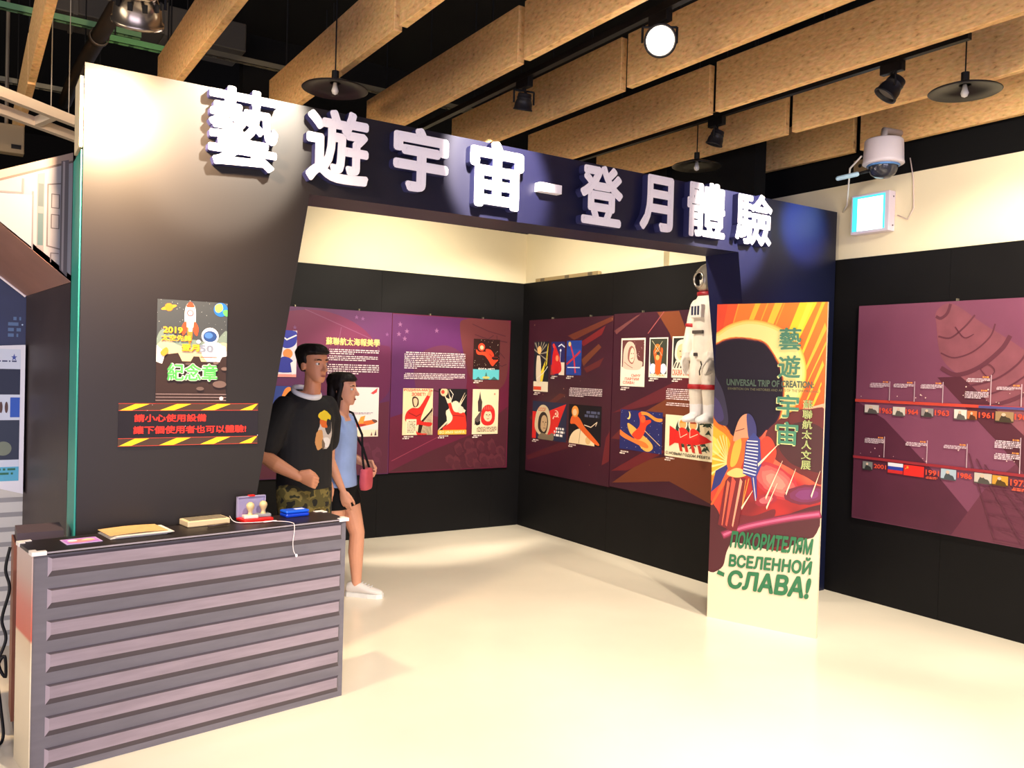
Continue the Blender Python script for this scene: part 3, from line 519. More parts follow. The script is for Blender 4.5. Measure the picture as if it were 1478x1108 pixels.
b.text('С НОВЫМ ГОДОМ РЕБЯТА', .03, .04, .97, .12, (40, 40, 36), .02); b.build('poster_print', t)
b = a.fresh(); b.para(-4.965, 1.365, -4.46, 1.456, 6, TXT, .7, seed=18); b.build('text_block', t); b = a.fresh(); b.para(-4.965, 1.315, -4.46, 1.345, 2, TXT, .5, seed=19); b.build('text_block', t)
for q in ((-5.525, 1.45), (-5.175, 1.535), (-4.905, 1.538), (-5.51, .91), (-4.96, .91)): b = a.fresh(); caption(b, *q); b.build('caption', t)

# --- timeline panel on the right wall
t = panel('mauve timeline panel with rocket picture and rows of years', FR, -3.732, -1.35, .577, 2.098, mat((124, 68, 92), .45, var=.1, scale=1.6, name='mauve_print'))
a = Art(*FR); a.cl = (-3.732+.004, .577+.002, -1.35-.004, 2.098-.002)
a.poly([(-3.73, .58), (-3.73, 1.42), (-3.5, 1.3), (-3.1, .95), (-2.85, .7), (-2.8, .58)], mat((84, 36, 56), .5, var=.1, scale=4)).poly([(-3.0, .58), (-2.8, .9), (-2.5, 1.2), (-1.36, 1.5), (-1.36, .58)], mat((104, 50, 68), .5))
RK = mat((134, 76, 86), .5, var=.14, scale=8, name='rocket_print'); RD = (98, 46, 60)
a.poly([(-3.13, 1.6), (-2.96, 1.61), (-2.5, 1.3), (-2.2, .95), (-2.45, .9), (-2.72, 1.2)], mat((84, 36, 50), .5))
a.blob([(-3.10, 2.08), (-3.155, 2.03), (-3.15, 1.95), (-3.1, 1.72), (-2.9, 1.55), (-2.5, 1.2), (-2.2, 1.0), (-2.05, 1.2), (-2.3, 1.55), (-2.62, 1.8), (-2.85, 1.95), (-3.02, 2.07)], RK)
for q, w in (([(-3.15, 2.0), (-3.12, 1.99), (-3.08, 2.02), (-3.06, 2.075)], .02), ([(-3.13, 1.87), (-3.05, 1.86), (-2.96, 1.93), (-2.9, 2.0)], .012), ([(-3.11, 1.76), (-3.02, 1.73), (-2.9, 1.77), (-2.8, 1.86), (-2.77, 1.94)], .01), ([(-3.1, 1.66), (-3.0, 1.62), (-2.86, 1.67), (-2.73, 1.78), (-2.68, 1.86)], .028), ([(-2.92, 1.55), (-2.75, 1.6), (-2.62, 1.7), (-2.56, 1.8)], .012), ([(-2.86, 1.48), (-2.7, 1.54), (-2.55, 1.65), (-2.5, 1.74)], .01), ([(-2.8, 1.42), (-2.6, 1.5), (-2.47, 1.62), (-2.44, 1.7)], .024), ([(-3.02, 1.93), (-2.96, 1.86), (-2.9, 1.88)], .006), ([(-2.85, 1.66), (-2.8, 1.61), (-2.76, 1.65), (-2.8, 1.69), (-2.85, 1.66)], .006)): a.line(osp(q), w, RD)
for k in range(5): a.line([(-2.9+.05*k, 1.12-.03*k), (-2.72+.16*k, .6)], .008, (96, 46, 62))
for k in range(6): a.line([(-2.86+.025*k, 1.0-.08*k), (-2.3, 1.02-.085*k)], .005, (96, 46, 62))
for k in range(5): a.line([(-2.84+.03*k, 1.0-.08*k), (-2.4+.02*k, .93-.085*k)], .004, (96, 46, 62))
a.build('background_print', t)
b = a.fresh(); b.poly([(-3.73, 1.412), (-1.36, 1.418), (-1.36, 1.436), (-3.73, 1.432)], (200, 66, 50)).poly([(-2.85, 1.414), (-1.36, 1.418), (-1.36, 1.434), (-2.85, 1.43)], (80, 74, 130)).poly([(-3.73, 1.008), (-1.36, 1.012), (-1.36, 1.03), (-3.73, 1.026)], (150, 40, 50)); b.build('timeline_bar', t)
b = a.fresh()
for y0, z0, z1 in [(3.464, 1.421, 1.563), (3.282, 1.426, 1.568), (3.085, 1.427, 1.57), (2.778, 1.418, 1.623), (2.595, 1.43, 1.57), (2.35, 1.43, 1.6), (3.489, 1.036, 1.178), (3.178, 1.02, 1.178), (2.912, 1.024, 1.179), (2.589, 1.021, 1.245), (2.3, 1.02, 1.2)]: b = a.fresh(); b.line([(-y0, z0), (-y0, z1)], .005, (206, 180, 186)); b.build('marker_line', t)
for y0, y1, z0, z1, r in [(3.616, 3.469, 1.517, 1.55, 4), (3.435, 3.289, 1.523, 1.55, 3), (3.239, 3.089, 1.522, 1.552, 4), (2.932, 2.784, 1.574, 1.6, 3), (2.939, 2.791, 1.47, 1.515, 5), (2.744, 2.598, 1.531, 1.552, 3), (2.5, 2.36, 1.54, 1.58, 4), (3.641, 3.491, 1.123, 1.16, 5), (3.332, 3.181, 1.13, 1.158, 3), (3.066, 2.914, 1.138, 1.162, 3), (2.742, 2.589, 1.17, 1.22, 5), (2.742, 2.589, 1.1, 1.14, 4), (2.5, 2.32, 1.13, 1.18, 4)]:
    b = a.fresh(); b.para(-y0, z0, -y1, z1, r, (226, 206, 212), .7, .4, seed=int(y0*100)); b.para(-y1-.055, z1+.004, -y1-.004, z1+.014, 1, (240, 150, 70), .98, .1); b.build('timeline_entry', t)
b = a.fresh(); b.stars(22, (236, 210, 190), .006, 31, (-3.7, 1.44, -2.3, 1.55)).stars(14, (236, 200, 190), .006, 32, (-3.7, 1.04, -2.3, 1.14)); b.build('star_print', t)
for s_, y0, y1, z0, z1 in [('1965', 3.535, 3.44, 1.34, 1.378), ('1964', 3.34, 3.25, 1.346, 1.38), ('1963', 3.134, 3.038, 1.35, 1.386), ('1961', 2.847, 2.755, 1.352, 1.388), ('1960', 2.63, 2.53, 1.354, 1.39), ('2001', 3.562, 3.47, .952, .982), ('1991', 3.182, 3.09, .95, .986), ('1986', 2.967, 2.875, .957, .991), ('1975', 2.64, 2.54, .95, .99)]:
    b = a.fresh(); b.text(s_, -y0, z0, -y1, z1, (232, 82, 50), .02); b.build('year_number', t)
b = a.fresh(); b.para(-3.18, .925, -3.1, .942, 2, (226, 90, 60), .9, .2); b.build('year_note', t); b = a.fresh(); b.para(-2.63, .92, -2.54, .94, 2, (226, 90, 60), .9, .2); b.build('year_note', t)
for i, (y0, y1, z0, z1) in enumerate([(3.651, 3.541, 1.334, 1.395), (3.434, 3.344, 1.328, 1.391), (3.228, 3.144, 1.335, 1.393), (3.005, 2.923, 1.331, 1.397), (2.92, 2.858, 1.335, 1.393), (2.744, 2.636, 1.334, 1.399), (3.651, 3.574, .933, .992), (3.078, 2.977, .935, 1.005), (2.86, 2.752, .939, 1.005), (2.748, 2.654, .94, 1.002)]):
    b = a.fresh().sub(-y0, z0, -y1, z1); c = [(206, 196, 186), (214, 206, 190), (150, 140, 136), (226, 214, 200), (196, 110, 60), (160, 130, 90), (120, 124, 120), (176, 196, 206), (200, 190, 176), (206, 150, 50)][i]
    b.rect(0, 0, 1, 1, c); d = tuple(int(x*.4) for x in c)
    b.blob([(.25, .05), (.3, .5), (.45, .8), (.6, .5), (.8, .4), (.85, .05)], d).ell(.45, .72, .12, .16, (214, 186, 160)).rect(.0, 0, 1, .12, d)
    b.build('photo_print', t)
b = a.fresh().sub(-3.456, .933, -3.344, 1.004); b.rect(0, .66, 1, 1, (236, 232, 236)).rect(0, .33, 1, .66, (40, 60, 160)).rect(0, 0, 1, .33, (206, 40, 40)); b.build('flag_print', t)
b = a.fresh().sub(-3.339, .93, -3.194, 1.002); b.rect(0, 0, 1, 1, (222, 40, 34)).text('☭', .08, .58, .24, .9, (250, 206, 70), .0); b.build('flag_print', t)

# ------------------------------------------------------------------ free standing banner
BL = Vector((4.083, 3.865, 0)); BR = Vector((4.335, 3.217, 0)); BU = (BR-BL).normalized(); BN = BU.cross(Vector((0, 0, 1))); BW = (BR-BL).length; BH = 2.032
bn = thing('banner_stand', 'tall orange exhibition banner board standing in front of arch right leg', 'banner', (BL+BR)/2)
MB().prism([(0, 0), (BW, 0), (BW, BH), (0, BH)], BL, BU, (0, 0, 1), BN*-.02).build('board', mat((222, 202, 172), .45, name='banner_board'), bn)
MB().prism([(BW*.25, 0), (BW*.25+.03, 0), (BW*.25+.03, .7), (BW*.25, .9)], BL-BN*.02, BU, (0, 0, 1), BN*-.02).add([BL-BN*.02+BU*BW*.4, BL-BN*.02+BU*BW*.46, BL-BN*.18+BU*BW*.46, BL-BN*.18+BU*BW*.4, BL-BN*.02+BU*BW*.4+Vector((0, 0, .6)), BL-BN*.02+BU*BW*.46+Vector((0, 0, .6))], [[0, 1, 2, 3], [4, 5, 2, 3], [0, 4, 3], [1, 5, 2], [0, 1, 5, 4]]).build('stand_strut', BLACK, bn)
a = Art(BL, BU, BN); a.rough = .42
a = a.sub(0, 0, BW, BH)
def nested(cx, cy, rx, ry, cols, wob=.03, rot=0., shrink=.12, n=36):
    for i, c in enumerate(cols): a.ell(cx, cy, rx*(1-shrink*i), ry*(1-shrink*i), c, n, rot, wob)
OR = ramp_mat('sunburst_print', [(0, (176, 44, 20)), (.3, (214, 66, 20)), (.55, (240, 96, 22)), (1, (250, 136, 26))], 'Z', .42, noise=.5, ns=2.4, lo=1.15, hi=2.35)
a.rect(0, .4, 1, 1, OR)
a.poly([(0, .84), (0, 1), (.2, 1), (.12, .9)], (244, 84, 24)).poly([(0, .84), (0, 1), (.1, 1), (.05, .9)], (240, 66, 24))
for x0, w, c in ((.36, .05, (250, 196, 40)), (.47, .012, (250, 180, 40)), (.54, .07, (252, 206, 50)), (.62, .012, (250, 170, 40)), (.76, .15, (254, 224, 30)), (.83, .05, (254, 236, 60)), (.95, .03, (252, 200, 40)), (.2, .012, (250, 160, 40))):
    a.poly([(x0-.3, .72), (x0-.3+w*.5, .72), (min(1, x0+w), 1), (min(1, x0), 1)], c)
for x0, y0, x1, y1, w in ((.76, .74, .99, .93, .012), (.8, .72, 1, .88, .006), (.82, .68, .98, .82, .01), (.84, .64, .97, .76, .004), (.8, .6, .96, .74, .006), (.78, .56, .93, .67, .004)): a.ray(x0, y0, x1, y1, w*.3, w, (250, 186, 50))
halo = [(-.1, .9), (0, .91), (.12, .935), (.28, .95), (.44, .945), (.58, .928), (.7, .898), (.79, .86), (.835, .81), (.835, .765), (.8, .715), (.72, .67), (.62, .635), (.51, .61), (.5, .64), (.3, .75), (-.1, .75)]
hc_ = Vector((.3, .76))
for k_, c in ((1.0, (250, 176, 60)), (.985, (252, 206, 90)), (.965, (254, 226, 120)), (.93, (254, 238, 150))): a.blob([tuple(hc_+(Vector(p)-hc_)*k_) for p in halo], c)
dsc = [(-.1, .865), (0, .87), (.1, .885), (.22, .89), (.35, .885), (.45, .876), (.53, .845), (.6, .80), (.635, .745), (.63, .69), (.595, .64), (.5, .608), (.4, .58), (.2, .585), (.15, .605), (.06, .63), (-.1, .64)]
dc_ = Vector((.28, .74)); RD_ = random.Random(9)
for k_, c in ((1.045, (246, 150, 40)), (1.03, (206, 80, 30)), (1.015, (120, 36, 36)), (1.0, (46, 26, 46)), (.97, (34, 25, 42))): a.poly([tuple(dc_+(Vector(p)-dc_)*k_*(1+RD_.uniform(-.006, .006))) for p in crom(dsc, 5)], c)
a.blob([(-.05, .78), (.06, .74), (.12, .68), (.14, .62), (.05, .62), (-.05, .64)], (44, 34, 66)).blob([(-.05, .71), (.05, .69), (.1, .64), (.04, .625), (-.05, .64)], (62, 48, 100))
SM = ramp_mat('smoke_print', [(0, (84, 16, 26)), (.4, (120, 22, 30)), (.62, (176, 36, 36)), (.85, (226, 96, 66)), (1, (240, 170, 136))], 'Z', .42, noise=1.7, ns=3.4, lo=.6, hi=2.45)
a.poly([(0, .14), (0, .5), (.1, .56), (.4, .56), (.5, .61), (.62, .6), (.7, .63), (.82, .68), (1, .7), (1, .25), (.4, .2)], SM)
a.blob([(.5, .6), (.6, .64), (.72, .67), (.86, .68), (1.05, .67), (1.05, .47), (.85, .48), (.72, .5), (.6, .52), (.52, .55)], (96, 22, 26)).blob([(.62, .57), (.72, .63), (.9, .64), (1.05, .6), (1.05, .5), (.8, .505), (.68, .53)], (64, 18, 26))
a.blob([(.44, .56), (.5, .59), (.56, .58), (.6, .54), (.54, .49), (.46, .5)], (214, 60, 40))
for k_, c in ((1, (176, 44, 54)), (.8, (206, 84, 80)), (.6, (220, 104, 94)), (.4, (230, 130, 112))): a.ell(.6, .455, .22*k_, .05*k_, c, 30, -.12, .06)
for k_, c in ((1, (104, 26, 50)), (.75, (110, 36, 76)), (.5, (118, 48, 100))): a.ell(.88, .425, .2*k_, .03*k_, c, 30, .05, .05)
for k_, c in ((1, (150, 34, 50)), (.6, (206, 96, 100))): a.ell(.52, .395, .1*k_, .018*k_, c, 24, .1, .08)
a.blob([(-.05, .38), (-.05, .63), (.05, .62), (.14, .6), (.24, .56), (.26, .48), (.16, .42)], (240, 120, 24)).blob([(-.05, .47), (-.05, .61), (.06, .6), (.16, .57), (.18, .5), (.08, .46)], (252, 176, 40)).blob([(-.05, .52), (-.05, .58), (.04, .57), (.08, .53)], (254, 214, 90))
a.poly([(0, .3), (0, .4), (.12, .46), (.2, .46), (.16, .36), (.08, .28)], (206, 60, 40))
a.blob([(-.05, .13), (-.05, .36), (.06, .35), (.14, .3), (.3, .3), (.6, .34), (1.05, .4), (1.05, .29), (.8, .27), (.4, .235), (.2, .2), (.1, .14)], (72, 16, 28))
a.blob([(.1, .3), (.2, .34), (.4, .34), (.6, .37), (.56, .33), (.3, .29)], (104, 22, 34))
for w, c in ((.05, (110, 28, 52)), (.034, (156, 50, 86)), (.014, (196, 96, 130))): a.line(osp([(.14, .27), (.3, .298), (.5, .323), (.75, .35), (.985, .371)]), w, c)
a.poly(crom([(.02, -.2), (-.05, .0), (-.05, .135), (.05, .145), (.14, .17), (.17, .215), (.22, .248), (.32, .25), (.5, .245), (.66, .245), (.76, .265), (.85, .285), (.95, .3), (1.05, .32), (1.1, -.1)], 4), (224, 204, 174))
# rocket with striped vane
for k in range(9): a.ray(.16, .5, .16-.17*math.cos(k*.2-.2), .5+.085*math.sin(k*.3-.5), .002, .004, (252, 214, 130))
a.poly([(.04, .47), (.18, .5), (.2, .465), (0, .4)], (40, 44, 110)).poly([(.0, .36), (.02, .36), (.2, .47), (.17, .49)], (226, 90, 40))
a.blob([(.16, .48), (.15, .52), (.2, .58), (.27, .61), (.34, .6), (.36, .53), (.34, .475), (.26, .465)], (224, 96, 36)).blob([(.18, .49), (.2, .55), (.25, .585), (.28, .56), (.24, .5)], (250, 170, 60)).blob([(.28, .48), (.32, .52), (.35, .5), (.33, .475)], (170, 44, 28)).blob([(.16, .47), (.24, .485), (.33, .478), (.34, .466), (.25, .455), (.16, .46)], (246, 190, 110))
a.blob([(.2, .57), (.24, .63), (.3, .655), (.37, .65), (.4, .61), (.36, .585), (.28, .58)], (222, 150, 110)).blob([(.32, .655), (.37, .65), (.41, .62), (.41, .585), (.35, .58), (.33, .61)], (56, 52, 110)).line([(.22, .6), (.3, .61)], .005, (120, 60, 50))
a.poly([(.3, .47), (.32, .57), (.39, .6), (.45, .58), (.47, .5), (.42, .455)], (52, 60, 130))
for k in range(11): a.line([(.305+.003*k, .475+.0098*k), (.42+.002*k-.004*max(0, k-7), .468+.0105*k)], .007, (226, 220, 226))
a.poly([(.38, .46), (.42, .39), (.44, .4), (.43, .47)], (50, 56, 130)).line([(.4, .46), (.43, .39)], .005, (226, 200, 190)).line([(.36, .455), (.3, .36), (.33, .45)], .006, (240, 140, 60))
a.poly([(.08, .3), (.14, .44), (.17, .455), (.33, .455), (.3, .36), (.26, .28)], (110, 22, 32)).ray(.16, .3, .22, .45, .008, .02, (206, 76, 60)).ray(.22, .3, .29, .45, .006, .012, (236, 150, 120)).ray(.12, .3, .17, .44, .004, .012, (226, 100, 70))
for x0, y0, x1, y1 in ((.52, .4, .66, .52), (.53, .37, .62, .45), (.7, .42, .78, .5), (.3, .36, .4, .42), (.44, .5, .62, .57), (.92, .42, .99, .5)): a.ray(x0, y0, x1, y1, .005, .001, (248, 214, 180))
a.build('banner_print', bn)
GR = (66, 128, 100); PL = (216, 214, 140)
for ch, y0, y1 in (('藝', .856, .924), ('遊', .772, .841), ('宇', .652, .722), ('宙', .57, .64)):
    b = a.fresh(); b.text(ch, .585, y0-.003, .785, y1-.003, PL, .018).text(ch, .595, y0, .79, y1, GR, .02); b.build('title_lettering', bn)
for k, ch in enumerate('蘇聯航太人文展'): b = a.fresh(); b.text(ch, .822, .682-.0303*k, .906, .708-.0303*k, PL, .014).text(ch, .828, .683-.0303*k, .91, .709-.0303*k, (124, 140, 84), .01); b.build('subtitle_lettering', bn)
b = a.fresh(); b.text('UNIVERSAL TRIP OF CREATION:', .12, .743, .91, .764, (72, 92, 78), .035); b.build('english_title', bn)
b = a.fresh(); b.text('EXHIBITION ON THE HISTORIES AND ARTS OF THE SPACEFARING', .135, .73, .95, .7375, (104, 100, 70), .012); b.build('english_subtitle', bn)
DG = (34, 106, 66)
for s_, q in (('ПОКОРИТЕЛЯМ', [(.2, .232), (.94, .246), (.955, .297), (.22, .287)]), ('ВСЕЛЕННОЙ', [(.195, .172), (.94, .187), (.955, .24), (.205, .223)]), ('СЛАВА!', [(.185, .104), (.925, .113), (.955, .182), (.2, .163)])):
    b = a.fresh(); b.text(s_, 0, 0, 0, 0, DG, .045, quad=q); b.build('slogan_lettering', bn)
b = a.fresh(); b.poly([(.085, .143), (.155, .137), (.162, .15), (.1, .156)], DG); b.build('slogan_dash', bn)

# ------------------------------------------------------------------ counter with things on it
CF = Vector((1.526, 3.748, 0)); CL = Vector((.221, 3.545, 0)); CU = (CF-CL).normalized(); CD = Vector((-CU.y, CU.x, 0)); CW = (CF-CL).length; CH = .847; CDp = .24
def cpt(u, d, z=CH): return CL+CU*u+CD*d+Vector((0, 0, z))
ct = thing('reception_counter', 'low counter with grey corrugated print front and black top', 'counter', CL)
Zv = Vector((0, 0, 1))
MB().prism([(0, 0), (CW, 0), (CW, CH-.012), (0, CH-.012)], CL+CD*.012, CU, Zv, CD*(CDp-.012)).build('carcass', mat((40, 38, 44), .6), ct)
MB().prism([(-.004, -.004), (CW+.004, -.004), (CW+.004, CDp+.004), (-.004, CDp+.004)], CL+Zv*(CH-.012), CU, CD, Zv*.012).build('counter_top', [mat((34, 27, 26), .38, var=.1, scale=8, name='dark_laminate')], ct)
fr = MB(); LAV, GRY, DK, SD = 0, 1, 2, 3
fr.prism([(0, 0), (CW, 0), (CW, CH-.012), (0, CH-.012)], CL+CD*.008, CU, Zv, CD*.004, GRY)
pitch = .1205
for k in range(7):
    zt = CH-.022-pitch*k; zb = max(zt-.076, .004)
    x0, x1, dp = .05, CW-.022, .012
    def rib(z, d, i): return CL+CU*(x0+i if i < .5 else 0)+CD*d+Zv*z
    A = [CL+CU*x0+CD*.008+Zv*zt, CL+CU*x1+CD*.008+Zv*zt, CL+CU*x1+CD*.008+Zv*zb, CL+CU*x0+CD*.008+Zv*zb]
    ins = .012
    Bv = [CL+CU*(x0+ins)+CD*(.008-dp)+Zv*(zt-.006), CL+CU*(x1-ins)+CD*(.008-dp)+Zv*(zt-.006), CL+CU*(x1-ins)+CD*(.008-dp)+Zv*(zb+.024), CL+CU*(x0+ins)+CD*(.008-dp)+Zv*(zb+.024)]
    n = len(fr.v); fr.v += A+Bv
    for f, m_ in (([4, 5, 6, 7], LAV), ([0, 1, 5, 4], DK), ([1, 2, 6, 5], GRY), ([2, 3, 7, 6], DK), ([3, 0, 4, 7], SD)): fr.f.append([n+i for i in f]); fr.m.append(m_)
fr.build('front_panel', [mat((140, 127, 137), .5, var=.12, scale=6, stretch=(1, 1, 8), name='lavender_grey_print'), mat((103, 99, 107), .5, var=.1, scale=5, stretch=(1, 1, 6), name='slate_print'), mat((74, 66, 74), .5, name='dark_seam_print'), mat((158, 144, 154), .5, name='pale_edge_print')], ct)
MB().prism([(0, 0), (CDp, 0), (CDp, CH-.012), (0, CH-.012)], CL-CU*.004, CD, Zv, CU*.004).build('end_panel', ramp_mat('end_print', [(0, (196, 184, 160)), (.45, (226, 212, 186)), (.6, (214, 190, 160)), (.615, (196, 84, 64)), (.75, (196, 110, 96)), (.88, (190, 160, 150)), (1, (196, 176, 170))], 'Z', .4, lo=0, hi=.847), ct)
ed = MB()
ed.prism([(-.004, 0), (CW+.004, 0), (CW+.004, .006), (-.004, .006)], CL-CD*.006+Zv*(CH-.007), CU, Zv, CD*.002)
ed.build('edge_trim', mat((150, 142, 150), .4), ct)
for u, d in ((-.002, -.002), (CW+.002, -.002), (-.002, CDp+.002), (CW+.002, CDp+.002)):
    su = 1 if u < .5 else -1; sd = 1 if d < .1 else -1
    MB().prism([(0, 0), (.05*su, 0), (.05*su, .022*sd), (.022*su, .022*sd), (.022*su, .05*sd), (0, .05*sd)], cpt(u, d, CH-.012)-CU*su*.005-CD*sd*.005, CU, CD, Zv*.015).build('corner_guard', mat((236, 230, 226), .4, name='white_corner_guard'), ct)
def onctr(name, label, cat, x, y, rz=0., group=None): return thing(name, label, cat, (x, y, CH+.0005), group, rz)
# postcard
o = onctr('postcard', 'small purple postcard lying flat at the left end of the counter', 'card', .395, 3.70, .15)
MB().box((-.065, -.05, 0), (.065, .05, .002)).build('card', mat((206, 180, 226), .5), o, local=True)
q = Art((0, 0, .002), (1, 0, 0), (0, 0, 1)); q.V = Vector((0, 1, 0)); q.k = [.0003]
q.rect(-.06, -.045, .06, .045, (190, 130, 220)).blob([(-.05, -.02), (-.02, .03), (.02, .02), (.05, -.01), (0, -.035)], (232, 150, 150)).blob([(.0, 0), (.03, .03), (.05, 0)], (240, 210, 170)).ell(-.03, .01, .018, .018, (250, 240, 250))
link('card_print', q.v, q.f, q.cs, o, q.mi, local=True)
# notebook with loose sheets
o = onctr('notebook', 'kraft covered notebook with loose white sheets, beside the postcard', 'notebook', .60, 3.775, .16)
nb = MB()
for i in range(5):
    rr = random.uniform(-.03, .03); nb.obox((.006*i-.005, -.004*i+.003, .0012+.0023*i), (Vector((math.cos(rr), math.sin(rr), 0)), Vector((-math.sin(rr), math.cos(rr), 0)), Zv), (.112, .082, .0009))
nb.build('sheet_stack', mat((232, 226, 214), .7), o, local=True)
cv = []; n_ = 8
for i in range(n_+1):
    x = -.118+.23*i/n_; z = .0125+.004*math.sin(i/n_*3.1)
    cv.append((x, z))
MB().prism(cv+[(x, z+.0016) for x, z in cv[::-1]], (0, -.075, 0), (1, 0, 0), (0, 0, 1), (0, .16, 0)).build('cover', mat((206, 168, 110), .8, var=.08, scale=40, name='kraft_paper'), o, local=True)
# ink pad
o = onctr('ink_pad', 'pale beige ink pad block with grey top in mid counter', 'ink pad', .905, 3.87, .16)
MB().box((-.095, -.05, 0), (.095, .05, .026), bev=.004).build('case', mat((222, 200, 158), .35, name='beige_plastic'), o, local=True)
MB().box((-.082, -.04, .0262), (.082, .04, .0285)).build('pad', mat((116, 108, 90), .8, var=.2, scale=60), o, local=True)
o = onctr('pen', 'dark pen lying in front of the beige ink pad', 'pen', .945, 3.79, .25)
MB().tube([(-.05, 0, .006), (.04, 0, .006), (.056, 0, .006)], [.005, .005, .0015], 10).build('barrel', mat((60, 44, 36), .4), o, True, True)
# red stamp tray with open lid
o = onctr('stamp_tray', 'red stamp pad tray with clear lid standing open', 'stamp pad', 1.125, 3.862, .16)
MB().box((-.07, -.045, 0), (.07, .045, .014), bev=.003).build('tray', mat((206, 26, 24), .4, name='red_plastic'), o, local=True)
lid = MB(); 
for a0, b0 in (((-.068, .047, .012), (.068, .051, .108)),): lid.box(a0, b0, bev=.0015)
for a0, b0 in (((-.068, .035, .012), (-.064, .051, .108)), ((.064, .035, .012), (.068, .051, .108)), ((-.068, .035, .104), (.068, .051, .108))): lid.box(a0, b0)
lid.build('lid', mat((176, 170, 206), .2, name='frosted_lid', alpha=.75), o, local=True)
MB().box((-.014, .03, .106), (.014, .053, .113), bev=.002).build('latch', mat((206, 26, 24), .4, name='red_plastic'), o, local=True)
def stamp(x, y, label, base_c):
    s_ = thing('rubber_stamp', label, 'stamp', (x, y, CH+.0155), 'wooden knob stamps on the red tray')
    MB().box((-.032, -.021, 0), (.032, .021, .014), bev=.003).build('base', mat(base_c, .5), s_, local=True)
    MB().lathe([(.012, .014), (.009, .024), (.009, .03), (.016, .044), (.0185, .054), (.016, .064), (.008, .071), (.001, .072)], n=20).build('knob', mat((206, 184, 136), .4, name='pale_wood'), s_, True, True)
stamp(1.10, 3.852, 'wooden knob stamp on pink-white block, left one on the red tray', (226, 206, 196))
stamp(1.165, 3.872, 'wooden knob stamp on grey block, right one on the red tray', (130, 136, 140))
# string
st = MB()
pts = [(1.02, 3.90, .02), (1.03, 3.82, .004), (1.12, 3.785, .004), (1.19, 3.795, .004), (1.2, 3.79, .004), (1.15, 3.775, .004), (1.14, 3.785, .004), (1.17, 3.79, .004), (1.23, 3.76, .003), (1.25, 3.72, .003), (1.252, 3.692, .0), (1.252, 3.686, -.03), (1.245, 3.682, -.08), (1.25, 3.682, -.12), (1.262, 3.68, -.14)]
P3 = [Vector(p)+Vector((0, 0, CH+.002)) for p in pts]; sp_ = []
for i in range(len(P3)-1):
    p0, p1, p2, p3 = P3[max(i-1, 0)], P3[i], P3[i+1], P3[min(i+2, len(P3)-1)]
    for k in range(5):
        tt = k/5; sp_.append(.5*((2*p1)+(p2-p0)*tt+(2*p0-5*p1+4*p2-p3)*tt*tt+(3*p1-p0-3*p2+p3)*tt**3))
sp_.append(P3[-1])
sg = thing('white_string', 'thin white string trailing from the stamp tray over the counter edge', 'string', (1.25, 3.70, CH+.001))
st.tube(sp_, .0016, 6).build('string', mat((236, 226, 226), .6), sg, True)
MB().ell(P3[-1], (.006, .005, .008), 10).build('end_bead', mat((240, 238, 240), .5), sg, True)
# blue case
o = onctr('pencil_case', 'bright blue plastic case with rounded edges near the right end', 'case', 1.325, 3.905, .16)
MB().box((-.06, -.035, 0), (.06, .035, .017), bev=.006).build('base', mat((14, 60, 196), .3, name='blue_plastic'), o, local=True)
MB().box((-.06, -.035, .018), (.06, .035, .032), bev=.006).build('lid', mat((26, 90, 222), .25, name='bright_blue_plastic'), o, local=True)
MB().box((.0, -.012, .0318), (.045, .012, .0328)).build('name_sticker', mat((214, 224, 244), .4), o, local=True)

# ------------------------------------------------------------------ space capsule photo booth at the left
lm = thing('capsule_booth', 'space capsule mock-up with printed grey hull and sloped dark doorway, left of arch', 'booth', (.0, 4.25, 0))
Y1 = 5.25; LY = 4.25
hull = [(.392, 0), (.392, 2.485), (-.1, 2.28), (-.9, 2.28), (-.9, 2.17), (.085, 2.17), (.392, 1.905)]
hull_front = [(.391, 1.91), (.391, 2.485), (.1, 2.36), (-1.2, 2.36), (-1.2, 2.2), (.045, 2.2)]
MB().prism(hull_front, (0, LY, 0), (1, 0, 0), (0, 0, 1), (0, .03, 0)).build('hull_front', mat((118, 112, 117), .5, var=.08, scale=5, name='grey_hull_print'), lm)
a = Art((0, LY, 0), (1, 0, 0), (0, -1, 0))
a.poly([(-1.2, 2.325), (.105, 2.325), (.391, 2.45), (.391, 2.485), (.1, 2.36), (-1.2, 2.36)], (134, 112, 98)).poly([(-1.2, 2.318), (.11, 2.318), (.391, 2.44), (.391, 2.45), (.105, 2.327), (-1.2, 2.327)], (74, 56, 50))
a.poly([(.345, 1.96), (.345, 2.44), (.375, 2.45), (.375, 1.93)], (74, 62, 64)).poly([(.352, 1.96), (.352, 2.44), (.36, 2.44), (.36, 1.95)], (130, 116, 116))
a.poly([(.255, 2.05), (.255, 2.37), (.282, 2.38), (.282, 2.03)], (92, 86, 90)).rect(.258, 2.23, .279, 2.33, (44, 60, 66)).rect(.258, 2.06, .279, 2.2, (40, 66, 72))
a.line([(.295, 2.06), (.295, 2.33), (.345, 2.34)], .006, (70, 60, 64)).line([(.295, 2.06), (.345, 2.05)], .006, (70, 60, 64)).line([(.31, 2.29), (.34, 2.29), (.34, 2.23), (.31, 2.23), (.31, 2.29)], .004, (60, 50, 54)).line([(.31, 2.2), (.34, 2.2), (.34, 2.14), (.31, 2.14), (.31, 2.2)], .004, (60, 50, 54))
a.line([(.05, 2.27), (.2, 2.28), (.2, 2.34)], .008, (86, 80, 86)).poly([(.05, 2.2), (.05, 2.265), (.235, 2.275), (.235, 2.05)], (108, 116, 126)).line([(.238, 2.04), (.238, 2.29)], .006, (80, 76, 84))
a.line([(.31, 1.99), (.31, 2.03), (.34, 2.03)], .004, (70, 60, 64))
a.build('hull_print', lm)
